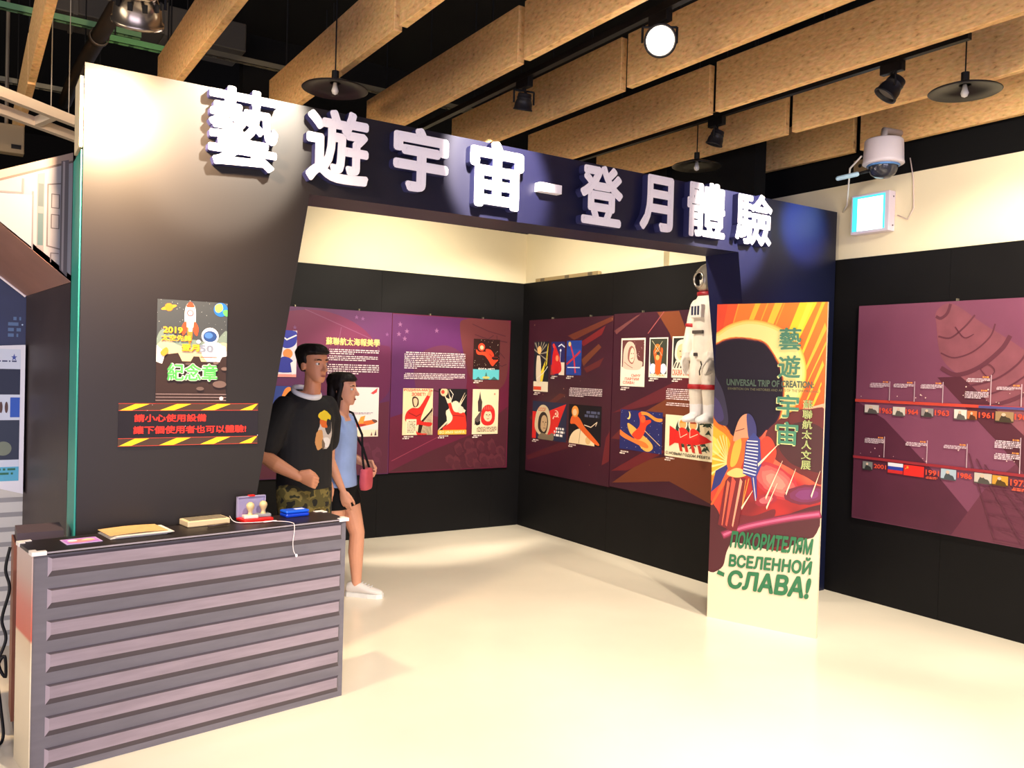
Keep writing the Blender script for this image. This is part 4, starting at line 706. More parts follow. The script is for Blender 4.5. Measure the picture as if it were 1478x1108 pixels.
brown = mat((150, 110, 94), .45, var=.12, scale=5, name='brown_board'); dark = mat((58, 49, 49), .5, var=.12, scale=4, name='dark_jamb_board')
J0 = Vector((.391, LY, 0)); J1 = Vector((.272, Y1, 0))
MB().add([J0, J1, J1+Zv*1.895, J0+Zv*1.905, J0+Vector((.0, .0, 0)), J1+Vector((.05, 0, 0)), J1+Vector((.05, 0, 1.93)), J0+Vector((.0, .02, 1.93))], [[0, 1, 2, 3], [4, 7, 6, 5], [3, 2, 6, 7], [1, 5, 6, 2]]).build('doorway_jamb', dark, lm)
s0, s1, s2, s3 = Vector((.391, LY, 1.908)), Vector((.045, LY, 2.2)), Vector((-.08, Y1, 2.18)), Vector((.272, Y1, 1.895))
MB().add([s0, s1, s2, s3, s0+Zv*.03, s1+Zv*.03, s2+Zv*.03, s3+Zv*.03], [[0, 1, 2, 3], [4, 7, 6, 5], [0, 3, 7, 4], [2, 1, 5, 6], [0, 4, 5, 1], [3, 2, 6, 7]]).build('doorway_slope', brown, lm)
MB().tube([s3+Vector((-.004, -.006, -.004)), s2+Vector((-.004, -.006, -.004))], .006, 8).build('edge_highlight', mat((250, 240, 240), .4), lm)  # plain white tube drawing the bright highlight along this edge, not a lamp
s4, s5 = Vector((-1.2, LY, 2.2)), Vector((-1.2, Y1, 2.18))
MB().add([s1, s4, s5, s2, s1+Zv*.03, s4+Zv*.03, s5+Zv*.03, s2+Zv*.03], [[0, 1, 2, 3], [4, 7, 6, 5], [0, 3, 7, 4], [0, 4, 5, 1]]).build('doorway_soffit', brown, lm)
a = Art((0, Y1+.02, 0), (1, 0, 0), (0, -1, 0))
MB().box((-1.3, Y1+.02, 0), (.34, Y1+.05, 2.25)).build('back_panel', mat((20, 34, 78), .45, var=.25, scale=3, name='night_sky_print'), lm)
b = a.fresh(); b.rect(-1.3, 0, .3, 1.14, (206, 206, 200))
for k in range(14): b.rect(-1.3, .06+.08*k, .3, .085+.08*k, (150, 150, 150))
b.build('louver_print', lm)
a.stars(60, (200, 220, 240), .006, 41, (-1.2, 1.2, .26, 2.1)).para(.19, 1.66, .25, 1.78, 4, (90, 120, 160), .8, .4, seed=42)
a.build('sky_print', lm)
ib = thing('information_board', 'upright blue and white information board with white edges inside capsule doorway', 'board', (.2, Y1-.02, .86))
bq = [(.06, .90), (.268, .835), (.268, 1.63), (.06, 1.615)]
MB().prism(bq, (0, Y1-.08, 0), (1, 0, 0), (0, 0, 1), (0, .096, 0)).build('board', mat((236, 236, 240), .5, name='white_board_edge'), ib)
a = Art((0, Y1-.08, 0), (1, 0, 0), (0, -1, 0)).sub(.06, .87, .25, 1.62)
a.rect(.02, .05, .98, .98, (214, 224, 236)).rect(.3, .66, .98, .84, (24, 34, 60)).rect(.3, .2, .98, .48, (40, 50, 70)).rect(.75, .5, .98, .64, (40, 90, 190)).text('★', .75, .9, .9, .95, (60, 80, 160)).para(.3, .88, .95, .9, 1, (60, 70, 110), .9)
for k in range(3): a.ell(.4+.13*k, .57, .04, .04, (90, 60, 50))
a.ell(.6, .28, .2, .05, (120, 130, 110)).rect(.02, .05, .98, .15, (90, 180, 210)).para(.35, .08, .9, .14, 2, (40, 110, 80), .9)
a.build('board_print', ib)
# cable and bag on the floor at the left edge
cb = thing('power_cable', 'black power cable hanging beside the counter left end', 'cable', (.12, 3.9, 0))
MB().tube(osp([(.165, 3.98, .79), (.15, 3.98, .7), (.165, 3.97, .62), (.14, 3.97, .5), (.155, 3.96, .42), (.13, 3.95, .33), (.155, 3.94, .27), (.15, 3.93, .36), (.125, 3.94, .3), (.14, 3.94, .15), (.15, 3.93, .03), (.12, 3.9, .008), (.05, 3.95, .008)]), .006, 8).build('cord', BLACK, cb, True)
bg = thing('cable_cabinet', 'narrow dark cabinet between the counter end and the booth', 'cabinet', (.2, 4.0, 0))
MB().box((.19, 4.0, 0), (.36, 4.2, .84)).build('cabinet_body', mat((66, 54, 62), .6, var=.2, scale=4), bg)
MB().box((.178, 4.0, .06), (.19, 4.2, .8)).build('side_board', mat((120, 70, 50), .6, var=.2, scale=3), bg)

# ------------------------------------------------------------------ visitors
def body_mesh(name, mb, material, parent, voxel=.007, smooth=6, sf=.5, local=True):
    o = mb.build(name, material, parent, True, local)
    m = o.modifiers.new('r', 'REMESH'); m.mode = 'VOXEL'; m.voxel_size = voxel; m.use_smooth_shade = True
    s_ = o.modifiers.new('s', 'SMOOTH'); s_.factor = sf; s_.iterations = smooth
    dg = bpy.context.evaluated_depsgraph_get(); dg.update()
    me = bpy.data.meshes.new_from_object(o.evaluated_get(dg)); o.modifiers.clear(); old = o.data; o.data = me; bpy.data.meshes.remove(old); me.name = name
    if not me.materials: me.materials.append(material)
    me.polygons.foreach_set('use_smooth', [True]*len(me.polygons))
    return o
def vring(c, rx, ry, n=24, p=2.2):
    out = []
    for k in range(n):
        t = 2*math.pi*k/n; ct_, st_ = math.cos(t), math.sin(t)
        out.append(Vector((c[0]+rx*math.copysign(abs(ct_)**(2/p), ct_), c[1]+ry*math.copysign(abs(st_)**(2/p), st_), c[2])))
    return out
def torso(mb, rows): mb.rings([vring((x, y, z), rx, ry) for x, y, z, rx, ry in rows])
def hand(mb, w, d, n, t, curl=25., size=1., spread=.0):
    """wrist w, pointing d, palm facing n, thumb side t; five fingers"""
    w, d, n, t = Vector(w), Vector(d).normalized(), Vector(n).normalized(), Vector(t).normalized()
    k = size
    mb.rings([[w+d*l*k+t*(wd*math.cos(2*math.pi*i/12))*k+n*(th*math.sin(2*math.pi*i/12))*k for i in range(12)] for l, wd, th in ((-.03, .024, .02), (0, .026, .02), (.03, .036, .019), (.065, .041, .016), (.085, .04, .013), (.092, .036, .008))])
    for i, (off, L) in enumerate(((.031, .068), (.0105, .077), (-.0105, .071), (-.031, .056))):
        p = w+d*.083*k+t*off*k; a_ = curl*(.9+.06*i); ang = a_*.6; pts = [p-d*.012*k, p]
        for sgl in (.45, .32, .25):
            dd = (d*math.cos(math.radians(ang))+n*math.sin(math.radians(ang))+t*off*spread*8).normalized(); p = p+dd*L*sgl*k; pts.append(p); ang += a_
        mb.tube(pts, [.0095*k, .0095*k, .0088*k, .008*k, .0068*k], 9, cap='round')
    p = w+d*.018*k+t*.03*k; p1 = p+(d*.65+t*.6+n*.25).normalized()*.04*k; p2 = p1+(d*.85+t*(.2 if curl < 50 else -.25)+n*(.35 if curl < 50 else .6)).normalized()*.033*k; p3 = p2+(d*.8+n*.5-t*(.1 if curl < 50 else .5)).normalized()*.026*k
    mb.tube([p-d*.01*k, p1, p2, p3], [.014*k, .0115*k, .0105*k, .008*k], 9, cap='round')
HEADROWS = [(.0, .020, .018, -.062), (.012, .036, .034, -.052), (.035, .048, .054, -.036), (.065, .058, .07, -.02), (.095, .064, .084, -.008), (.125, .069, .092, -.002), (.155, .072, .095, .002), (.182, .067, .088, .004), (.205, .05, .066, .004), (.219, .028, .036, .004), (.224, .008, .01, .004)]
def head(mb, c, k=1.):
    """chin at c, face towards -Y"""
    x, y, z = c
    mb.rings([vring((x, y+o*k, z+h*k), rx*k, ry*k, 24, 2.1) for h, rx, ry, o in HEADROWS])
    mb.tube([(x, y+.01*k, z-.09*k), (x, y-.0*k, z-.02*k), (x, y-.005*k, z+.06*k)], [.056*k, .05*k, .05*k], 16)
    mb.tube([(x, y-.088*k, z+.122*k), (x, y-.101*k, z+.095*k), (x, y-.113*k, z+.078*k)], [.008*k, .011*k, .013*k], 10, cap='round')
    mb.ell((x-.012*k, y-.098*k, z+.074*k), (.009*k, .01*k, .008*k), 8).ell((x+.012*k, y-.098*k, z+.074*k), (.009*k, .01*k, .008*k), 8)
    mb.ell((x, y-.085*k, z+.046*k), (.024*k, .013*k, .006*k), 10).ell((x, y-.083*k, z+.036*k), (.02*k, .013*k, .007*k), 10)
    for s_ in (-1, 1):
        mb.ell((x+s_*.034*k, y-.079*k, z+.135*k), (.022*k, .01*k, .008*k), 10)
        mb.ell((x+s_*.072*k, y+.008*k, z+.1*k), (.009*k, .019*k, .032*k), 10)
def face_parts(root, c, k=1.):
    x, y, z = c
    for s_ in (-1, 1):
        e = MB().ell((x+s_*.032*k, y-.0785*k, z+.113*k), (.0135*k, .011*k, .0085*k), 14).build('eye', mat((236, 230, 226), .2), root, True, True)
        MB().ell((x+s_*.032*k, y-.0885*k, z+.113*k), (.0055*k, .0025*k, .0058*k), 12).build('iris', mat((34, 22, 18), .15), e, True, True)
        MB().tube([(x+s_*.016*k, y-.092*k, z+.136*k), (x+s_*.034*k, y-.091*k, z+.139*k), (x+s_*.053*k, y-.077*k, z+.134*k)], [.0035*k, .004*k, .002*k], 6).build('eyebrow', mat((28, 20, 18), .7), root, True, True)
    MB().ell((x, y-.0945*k, z+.0405*k), (.021*k, .0045*k, .0055*k), 12).build('lips', mat((150, 84, 74), .5), root, True, True)
def hair(root, c, k=1., front=.172, long=0., col=(26, 20, 20)):
    x, y, z = c; mb = MB(); rings = []; n = 32; rnd = random.Random(5)
    for h, rx, ry, o in HEADROWS[2:]:
        if h < .06 and not long: continue
        r = []
        for i in range(n):
            t = 2*math.pi*i/n; fwd = -math.sin(t)
            lim = front if fwd > .35 else (.10 if fwd > -.05 else .02)
            g = .012+rnd.uniform(0, .007) if h >= lim else -.014
            g += .012 if h > .16 else 0
            r.append(Vector((x+(rx+g)*k*math.cos(t), y+(o+.006)*k+(ry+g)*k*math.sin(t), z+(h+(.012 if h > .2 else 0))*k)))
        rings.append(r)
    mb.rings(rings)
    if long:
        rr = []
        for zz, w_, d_, o in ((.16, .076, .05, .06), (.08, .08, .045, .065), (0, .078, .036, .066), (-.08, .07, .028, .062), (-long, .045, .014, .055)): rr.append(vring((x, y+o*k, z+zz*k), w_*k, d_*k, 20))
        mb.rings(rr)
        for s_ in (-1, 1): mb.tube([(x+s_*.07*k, y-.02*k, z+.15*k), (x+s_*.079*k, y+.0*k, z+.07*k), (x+s_*.075*k, y+.01*k, z-.02*k), (x+s_*.066*k, y+.015*k, z-.1*k)], [.014*k, .02*k, .02*k, .008*k], 10, cap='round')
    return body_mesh('hair', mb, mat(col, .5, var=.3, scale=60, stretch=(1, 1, .2), bump=.4, name='dark_hair'), root, .006, 3)
def shoe(root, x, y, z, col, yaw=0., pitch=0., sole=(236, 236, 232)):
    """heel at x,y,z toe towards -Y"""
    M = Matrix.Translation((x, y, z)) @ Matrix.Rotation(yaw, 4, 'Z') @ Matrix.Rotation(pitch, 4, 'X')
    def tr(mb):
        mb.v = [M @ v for v in mb.v]; return mb
    up = MB(); up.rings([[Vector((w_*math.cos(2*math.pi*i/16), yy, zz+h_*math.sin(2*math.pi*i/16))) for i in range(16)] for yy, w_, h_, zz in ((.035, .012, .02, .05), (.03, .028, .034, .056), (0, .034, .042, .062), (-.05, .036, .042, .06), (-.1, .042, .03, .05), (-.15, .046, .023, .043), (-.19, .04, .018, .038), (-.215, .024, .012, .034), (-.222, .008, .006, .032))])
    u = body_mesh('shoe', tr(up), mat(col, .6, name='shoe_cloth'), root, .006, 3)
    s_ = MB(); out = [(-.03, .025), (-.015, .04), (.015, .04), (.03, .025), (.036, -.03), (.04, -.08), (.048, -.13), (.044, -.185), (.025, -.222), (-.02, -.225), (-.042, -.19), (-.046, -.13), (-.038, -.08), (-.034, -.03)]
    s_.prism(out, (0, 0, 0), (1, 0, 0), (0, 1, 0), (0, 0, .028)); tr(s_).build('sole', mat(sole, .6), u, local=True)
    l_ = MB()
    for k in range(4): l_.tube([(-.02, -.075-.022*k, .094-.007*k), (.02, -.075-.022*k, .094-.007*k)], .0035, 6, cap='round')
    tr(l_).build('laces', mat((226, 226, 226), .7), u, True, True)
SKIN = mat((206, 140, 104), .5, var=.06, scale=12, name='warm_skin')
# man in the black tee
mz = thing('person', 'person in black ringer t-shirt with astronaut picture, fist raised at waist', 'person', (1.70, 4.85, 0), rz=math.radians(21))
m = MB(); hc = (0.02, -.03, 1.462)
head(m, hc, .98)
torso(m, [(0, .0, .86, .15, .105), (0, 0, .95, .15, .10), (0, 0, 1.1, .15, .105), (0, 0, 1.25, .165, .11), (0, .005, 1.31, .145, .085), (0, .012, 1.36, .095, .06), (0, .008, 1.41, .058, .053)])
m.tube([(-.165, 0, 1.315), (-.21, .01, 1.21), (-.285, .02, 1.045)], [.05, .05, .04], 14, cap='round')
m.tube([(-.285, .02, 1.045), (-.255, -.07, .995), (-.195, -.185, .935)], [.041, .042, .027], 14, cap='round')
hand(m, (-.195, -.185, .935), (.42, -.85, -.25), (.8, .45, -.35), (-.1, -.35, .93), 78, 1.0)
m.tube([(.165, 0, 1.315), (.2, .03, 1.21), (.215, .08, 1.07)], [.05, .05, .04], 14, cap='round')
m.tube([(.215, .08, 1.07), (.21, .07, .98), (.205, .03, .85)], [.04, .04, .027], 14, cap='round')
hand(m, (.205, .03, .85), (0, -.15, -1), (-1, 0, 0), (0, -1, 0), 25, 1.0)
for s_, fy, ky in ((-1, -.12, -.08), (1, .12, .02)):
    m.tube([(s_*.085, 0, .9), (s_*.095, ky*.6, .68), (s_*.1, ky-.02, .48), (s_*.1, fy*.6, .32), (s_*.1, fy+.04, .1), (s_*.1, fy+.03, .06)], [.09, .082, .058, .056, .038, .038], 16, cap='round')
body_mesh('body', m, SKIN, mz, .0048, 3)
face_parts(mz, hc, .98); hair(mz, hc, .98)
sh = MB()
torso(sh, [(0, .0, .835, .178, .125), (0, 0, .95, .178, .122), (0, 0, 1.1, .178, .125), (0, 0, 1.24, .188, .13), (0, .005, 1.31, .18, .115), (0, .008, 1.36, .15, .095), (0, .008, 1.395, .108, .082), (0, .008, 1.412, .084, .072)])
sh.tube([(-.145, 0, 1.315), (-.198, .005, 1.235), (-.25, .015, 1.105)], [.078, .076, .072], 16, cap='round')
sh.tube([(.145, 0, 1.315), (.195, .015, 1.235), (.218, .05, 1.1)], [.078, .076, .072], 16, cap='round')
def tee_mat():
    mt = bpy.data.materials.new('black_tee_with_picture'); mt.use_nodes = True; nt = mt.node_tree; b_ = nt.nodes['Principled BSDF']; b_.inputs['Roughness'].default_value = .85
    tc = nt.nodes.new('ShaderNodeTexCoord'); nz = nt.nodes.new('ShaderNodeTexNoise'); nz.inputs['Scale'].default_value = 22
    nt.links.new(tc.outputs['Object'], nz.inputs['Vector'])
    wv = nt.nodes.new('ShaderNodeVectorMath'); wv.operation = 'MULTIPLY_ADD'; wv.inputs[1].default_value = (.03, 0, .03)
    nt.links.new(nz.outputs['Color'], wv.inputs[0]); nt.links.new(tc.outputs['Object'], wv.inputs[2])
    prev = None; base = (*lin((19, 18, 20)), 1)
    for cx_, cz_, rx_, rz_, c in ((.05, 1.17, .062, .1, (206, 196, 186)), (.0, 1.13, .03, .06, (206, 150, 90)), (.075, 1.2, .03, .04, (60, 56, 54)), (.06, 1.11, .03, .03, (236, 232, 226)), (.04, 1.235, .045, .04, (226, 110, 40)), (.045, 1.265, .055, .03, (236, 206, 40)), (.075, 1.225, .025, .025, (34, 34, 40)), (.03, 1.1, .012, .03, (120, 100, 80))):
        mp = nt.nodes.new('ShaderNodeMapping'); mp.inputs['Location'].default_value = (-(cx_+.015)/rx_, 0, -(cz_+.015)/rz_); mp.inputs['Scale'].default_value = (1/rx_, 0, 1/rz_)
        nt.links.new(wv.outputs[0], mp.inputs[0])
        ln = nt.nodes.new('ShaderNodeVectorMath'); ln.operation = 'LENGTH'; nt.links.new(mp.outputs[0], ln.inputs[0])
        lt = nt.nodes.new('ShaderNodeMath'); lt.operation = 'LESS_THAN'; lt.inputs[1].default_value = 1.; nt.links.new(ln.outputs['Value'], lt.inputs[0])
        sx = nt.nodes.new('ShaderNodeSeparateXYZ'); nt.links.new(tc.outputs['Object'], sx.inputs[0])
        fl = nt.nodes.new('ShaderNodeMath'); fl.operation = 'LESS_THAN'; fl.inputs[1].default_value = 0.; nt.links.new(sx.outputs['Y'], fl.inputs[0])
        an = nt.nodes.new('ShaderNodeMath'); an.operation = 'MULTIPLY'; nt.links.new(lt.outputs[0], an.inputs[0]); nt.links.new(fl.outputs[0], an.inputs[1])
        mx = nt.nodes.new('ShaderNodeMix'); mx.data_type = 'RGBA'; nt.links.new(an.outputs[0], mx.inputs[0])
        if prev is None: mx.inputs[6].default_value = base
        else: nt.links.new(prev, mx.inputs[6])
        mx.inputs[7].default_value = (*lin(c), 1); prev = mx.outputs[2]
    nt.links.new(prev, b_.inputs['Base Color']); return mt
for v in sh.v:
    if v.z > 1.35 and abs(v.x) < .16: v.z += .32*(v.y-.01)*min(1, (v.z-1.35)/.045)-.012*min(1, (v.z-1.35)/.045)
body_mesh('t_shirt', sh, tee_mat(), mz, .008, 4)
cr = MB(); rg = []
for i in range(24):
    t_ = 2*math.pi*i/24; rg.append(Vector((.082*math.cos(t_), .0+.078*math.sin(t_), 1.402+.028*math.sin(t_))))
rings = []
for i in range(24):
    c_ = rg[i]; nx = (c_-Vector((0, .002, c_.z))).normalized()
    rings.append([c_+nx*.011*math.cos(2*math.pi*k/8)+Zv*.017*math.sin(2*math.pi*k/8) for k in range(8)])
rings.append(rings[0]); cr.rings(rings, cap=False)
cr.build('collar', mat((238, 236, 238), .8, name='white_rib_collar'), mz, True, True)
sh = MB(); torso(sh, [(0, .0, .72, .168, .125), (0, 0, .8, .168, .122), (0, 0, .9, .16, .11)])
for s_, ky in ((-1, -.07), (1, .02)): sh.tube([(s_*.085, 0, .86), (s_*.095, ky*.6, .68), (s_*.1, ky-.01, .5)], [.1, .102, .095], 16)
cm = bpy.data.materials.new('olive_camouflage'); cm.use_nodes = True; nt = cm.node_tree; nz = nt.nodes.new('ShaderNodeTexNoise'); nz.inputs['Scale'].default_value = 11; r_ = nt.nodes.new('ShaderNodeValToRGB'); r_.color_ramp.interpolation = 'CONSTANT'
for i, (p_, c_) in enumerate(((0, (24, 22, 18)), (.44, (84, 76, 36)), (.52, (120, 106, 54)), (.6, (40, 40, 24)))):
    e_ = r_.color_ramp.elements[i] if i < 2 else r_.color_ramp.elements.new(p_); e_.position = p_; e_.color = (*lin(c_), 1)
tc_ = nt.nodes.new('ShaderNodeTexCoord'); nt.links.new(tc_.outputs['Object'], nz.inputs['Vector']); nt.links.new(nz.outputs['Fac'], r_.inputs[0]); nt.links.new(r_.outputs[0], nt.nodes['Principled BSDF'].inputs['Base Color']); nt.nodes['Principled BSDF'].inputs['Roughness'].default_value = .9
body_mesh('shorts', sh, cm, mz, .009, 4)
shoe(mz, -.1, -.08, 0, (40, 40, 44)); shoe(mz, .1, .155, 0, (40, 40, 44))
# woman in pale blue top
wz = thing('person', 'person in pale blue sleeveless top and black shorts with pink shoulder bag', 'person', (2.11, 5.36, 0), rz=math.radians(48))
m = MB(); hc2 = (.0, -.02, 1.305)
head(m, hc2, .93)
torso(m, [(0, .0, .70, .14, .105), (0, 0, .78, .145, .105), (0, 0, .9, .115, .085), (0, -.005, 1.05, .125, .095), (0, -.005, 1.14, .135, .095), (0, .005, 1.205, .13, .07), (0, .008, 1.245, .09, .055), (0, .005, 1.275, .05, .048)])
m.tube([(-.135, 0, 1.205), (-.165, 0, 1.08), (-.175, -.01, .95)], [.04, .036, .031], 14, cap='round')
m.tube([(-.175, -.01, .95), (-.175, -.05, .86), (-.165, -.1, .75)], [.031, .03, .02], 14, cap='round')
hand(m, (-.165, -.1, .75), (.05, -.25, -1), (1, 0, 0), (0, -1, -.2), 22, .88)
m.tube([(.135, 0, 1.205), (.175, .02, 1.09), (.195, .03, .97)], [.04, .036, .031], 14, cap='round')
m.tube([(.195, .03, .97), (.215, -.05, .92), (.205, -.13, .885)], [.031, .031, .02], 14, cap='round')
hand(m, (.205, -.13, .885), (-.3, -.8, -.4), (-.8, 0, -.4), (0, -.2, 1), 60, .88)
m.tube([(.075, 0, .76), (.085, -.06, .6), (.085, -.115, .43), (.085, -.11, .3), (.085, -.12, .1), (.085, -.12, .06)], [.085, .074, .052, .052, .033, .033], 16, cap='round')
m.tube([(-.075, 0, .76), (-.085, -.01, .6), (-.085, -.03, .43), (-.085, .08, .3), (-.085, .21, .15), (-.085, .215, .12)], [.085, .074, .052, .052, .033, .033], 16, cap='round')
body_mesh('body', m, mat((222, 160, 128), .5, var=.05, scale=12, name='fair_skin'), wz, .0048, 3)
face_parts(wz, hc2, .93); hair(wz, hc2, .93, .17, .2)
sh = MB(); torso(sh, [(0, .0, .76, .165, .125), (0, 0, .88, .148, .113), (0, -.005, 1.05, .143, .112), (0, -.005, 1.13, .148, .11), (0, .0, 1.18, .135, .088), (0, .002, 1.2, .12, .07)])
for s_ in (-1, 1): sh.tube([(s_*.085, -.075, 1.14), (s_*.092, -.05, 1.215), (s_*.093, .01, 1.248), (s_*.09, .06, 1.2), (s_*.085, .075, 1.13)], .022, 10, cap='round')
body_mesh('top', sh, mat((150, 176, 226), .85, var=.06, scale=14, name='pale_blue_cloth'), wz, .007, 4)
sh = MB(); torso(sh, [(0, .0, .66, .15, .115), (0, 0, .74, .158, .118), (0, 0, .82, .145, .108)])
sh.tube([(.075, 0, .76), (.085, -.055, .61)], [.095, .094], 16); sh.tube([(-.075, 0, .76), (-.085, -.01, .61)], [.095, .094], 16)
body_mesh('shorts', sh, mat((16, 16, 18), .85, name='black_cloth'), wz, .008, 4)
shoe(wz, .085, -.085, 0, (226, 220, 214)); shoe(wz, -.085, .25, .075, (226, 220, 214), 0, math.radians(22))
bgp = thing('shoulder_bag', 'small pink bag on black strap hanging at hip of person in blue', 'bag', (2.11, 5.36, 0), rz=math.radians(48))
bb = MB(); bb.rings([[Vector((.085+.075*math.copysign(abs(math.cos(t_))**.6, math.cos(t_))*s_, -.17+.032*math.copysign(abs(math.sin(t_))**.6, math.sin(t_))*s_, z_)) for t_ in [2*math.pi*i/20 for i in range(20)]] for z_, s_ in ((.73, .8), (.74, .95), (.78, 1.03), (.84, 1.), (.868, .92), (.874, .8))])
body_mesh('pouch', bb, mat((206, 84, 96), .6, var=.1, scale=20, name='pink_leather'), bgp, .006, 2)
MB().tube([(.145, -.17, .87), (.21, -.1, 1.0), (.2, -.0, 1.16), (.135, .05, 1.255), (.1, .02, 1.275), (.095, -.06, 1.245), (.095, -.13, 1.1), (.055, -.15, .96), (.035, -.17, .87)], .008, 8).build('strap', mat((18, 16, 18), .6, name='black_strap'), bgp, True, True)

# ------------------------------------------------------------------ white space suit hung on the inner wall
su = thing('space_suit', 'small white space suit with silver helmet and red bands hung on the wall', 'space suit', (4.60, 4.46, 1.21), rz=math.radians(-90))
# local frame: faces -Y (towards -X of the room)
SW = mat((226, 216, 200), .6, var=.06, scale=18, bump=.25, name='white_suit_cloth')
m = MB()
torso(m, [(0, .0, .47, .09, .07), (0, 0, .55, .098, .075), (0, 0, .68, .1, .078), (0, -.005, .8, .115, .085), (0, 0, .88, .115, .078), (0, .0, .93, .08, .065), (0, 0, .96, .06, .06)])
for s_ in (-1, 1):
    m.tube([(s_*.095, 0, .88), (s_*.13, .0, .78), (s_*.14, -.015, .67), (s_*.138, -.045, .57), (s_*.13, -.06, .5)], [.05, .048, .045, .043, .038], 14, cap='round')
    m.tube([(s_*.05, 0, .5), (s_*.062, -.01, .36), (s_*.066, -.012, .26), (s_*.068, 0, .12)], [.07, .064, .058, .052], 14, cap='round')
body_mesh('suit_body', m, SW, su, .006, 3)
for s_ in (-1, 1):
    g = MB(); hand(g, (s_*.13, -.062, .5), (0, -.12, -1), (-s_, 0, 0), (0, -1, 0), 22, .95); g.tube([(s_*.132, -.056, .53), (s_*.13, -.062, .48)], [.042, .036], 12)
    body_mesh('glove', g, mat((216, 208, 196), .7, name='white_glove'), su, .005, 2)
    b_ = MB(); b_.rings([[Vector((s_*.068+w_*math.cos(2*math.pi*i/14), yy, zz+h_*math.sin(2*math.pi*i/14))) for i in range(14)] for yy, w_, h_, zz in ((.055, .02, .03, .05), (.04, .04, .045, .05), (0, .046, .05, .055), (-.06, .05, .035, .04), (-.11, .044, .026, .032), (-.135, .02, .014, .026))]); b_.tube([(s_*.068, 0, .15), (s_*.068, 0, .05)], [.056, .05], 14)
    body_mesh('boot', b_, mat((232, 228, 226), .5, name='white_boot'), su, .006, 2)
    MB().lathe([(.062, .255), (.068, .262), (.068, .285), (.064, .292)], (s_*.065, -.012, 0), 20).build('leg_band', mat((170, 26, 34), .5, name='red_band'), su, True, True)
    MB().lathe([(.044, -.014), (.053, -.01), (.053, .01), (.046, .014)], (s_*.134, -.007, .73), 18, axis=(s_*.06, -.08, -.9)).build('arm_band', mat((170, 26, 34), .5, name='red_band'), su, True, True)
MB().lathe([(.062, .945), (.074, .95), (.074, .972), (.06, .978)], (0, 0, 0), 22).build('neck_ring', mat((150, 24, 34), .4, name='dark_red_ring'), su, True, True)
hm = MB(); n = 28; rings = []
# silver hood: back shell with an oval opening tilted forward and down
for i in range(9):
    t_ = math.radians(-62+i*(152/8)); rad = math.cos(t_); 
    rings.append([Vector((.095*rad*math.cos(2*math.pi*k/n)*1.0, .012+.118*math.sin(t_), 1.078+.115*rad*math.sin(2*math.pi*k/n)+.018*math.sin(t_))) for k in range(n)])
hm.rings(rings, cap=False)
hm.rings([[v.lerp(Vector((0, .02, 1.07)), .07) for v in r] for r in rings], cap=False)
rr_ = [r for r in (rings[0],)][0]
hm.build('helmet', mat((176, 166, 152), .28, .75, bump=.5, scale=14, name='silver_helmet'), su, True, True)
rim = MB(); pr = [v for v in rr_]; rr2 = []
for i in range(n+1):
    c_ = pr[i % n]; nx = (c_-Vector((0, c_.y, 1.07))).normalized(); rr2.append([c_+nx*.008*math.cos(2*math.pi*k/8)+Vector((0, 1, 0))*.008*math.sin(2*math.pi*k/8) for k in range(8)])
rim.rings(rr2, cap=False); rim.build('helmet_rim', mat((196, 186, 172), .25, .8, name='silver_rim'), su, True, True)
MB().ell((0, .0, 1.062), (.062, .06, .078), 20).build('inner_liner', mat((222, 212, 196), .5, name='white_liner'), su, True, True)
MB().ell((-.012, -.058, 1.075), (.012, .01, .014), 12).build('lens', mat((24, 22, 22), .2), su, True, True)
MB().box((-.055, -.115, .78), (.055, -.075, .88), bev=.006).build('chest_pack', mat((222, 214, 204), .5, name='white_chest_pack'), su, local=True)
cp = MB()
for k in range(3): cp.box((-.04+.03*k, -.118, .80), (-.022+.03*k, -.114, .865))
cp.build('chest_marking', mat((40, 44, 70), .5), su, local=True)
MB().box((-.055, -.09, .665), (.05, -.072, .69), bev=.004).build('belt_pouch', mat((70, 62, 56), .6), su, local=True)
MB().box((-.04, -.085, .5), (-.005, -.06, .525), bev=.004).build('valve', mat((60, 52, 50), .5), su, local=True)
MB().box((.098, -.057, .815), (.15, -.05, .855)).build('flag_patch', mat((222, 60, 30), .5), su, local=True)
MB().tube([(.03, -.075, .46), (.05, -.085, .43), (.03, -.085, .39), (.02, -.07, .36)], .005, 8).build('hose', mat((50, 44, 42), .5), su, True, True)
MB().box((-.02, .06, .82), (.02, .079, .85)).build('wall_bracket', BLACK, su, local=True)

# ------------------------------------------------------------------ ceiling baffles
OSB = osb_mat(); EDGE = mat((222, 196, 150), .8, name='pale_board_edge')
XS = [.31, 1.025, 1.74, 2.455, 3.165, 3.88, 4.60, 5.335]
ordn = ['first', 'second', 'third', 'fourth', 'fifth', 'sixth', 'seventh', 'last']
def baffle(i, y0, y1, row):
    x = XS[i]
    t = thing('ceiling_baffle', f'wood strand ceiling baffle, {row}, {ordn[i]} board from the left', 'ceiling baffle', (x, (y0+y1)/2, 3.2), 'strand board baffles under the ceiling')
    MB().box((x-.022, y0, 3.2), (x+.022, y1, 3.505), bev=.004).build('board', OSB, t)
    for yy in (y0+.3, y1-.3): MB().tube([(x, yy, 3.5), (x, yy, 4.3)], .005, 6).build('hanger_rod', BLACK, t)
for i in range(8):
    baffle(i, 3.78, 5.80, 'middle row')
    if i >= 2: baffle(i, 1.70, 3.725, 'row nearest the viewer')
for i in (0,): baffle(i, 5.86, 7.88, 'far row')

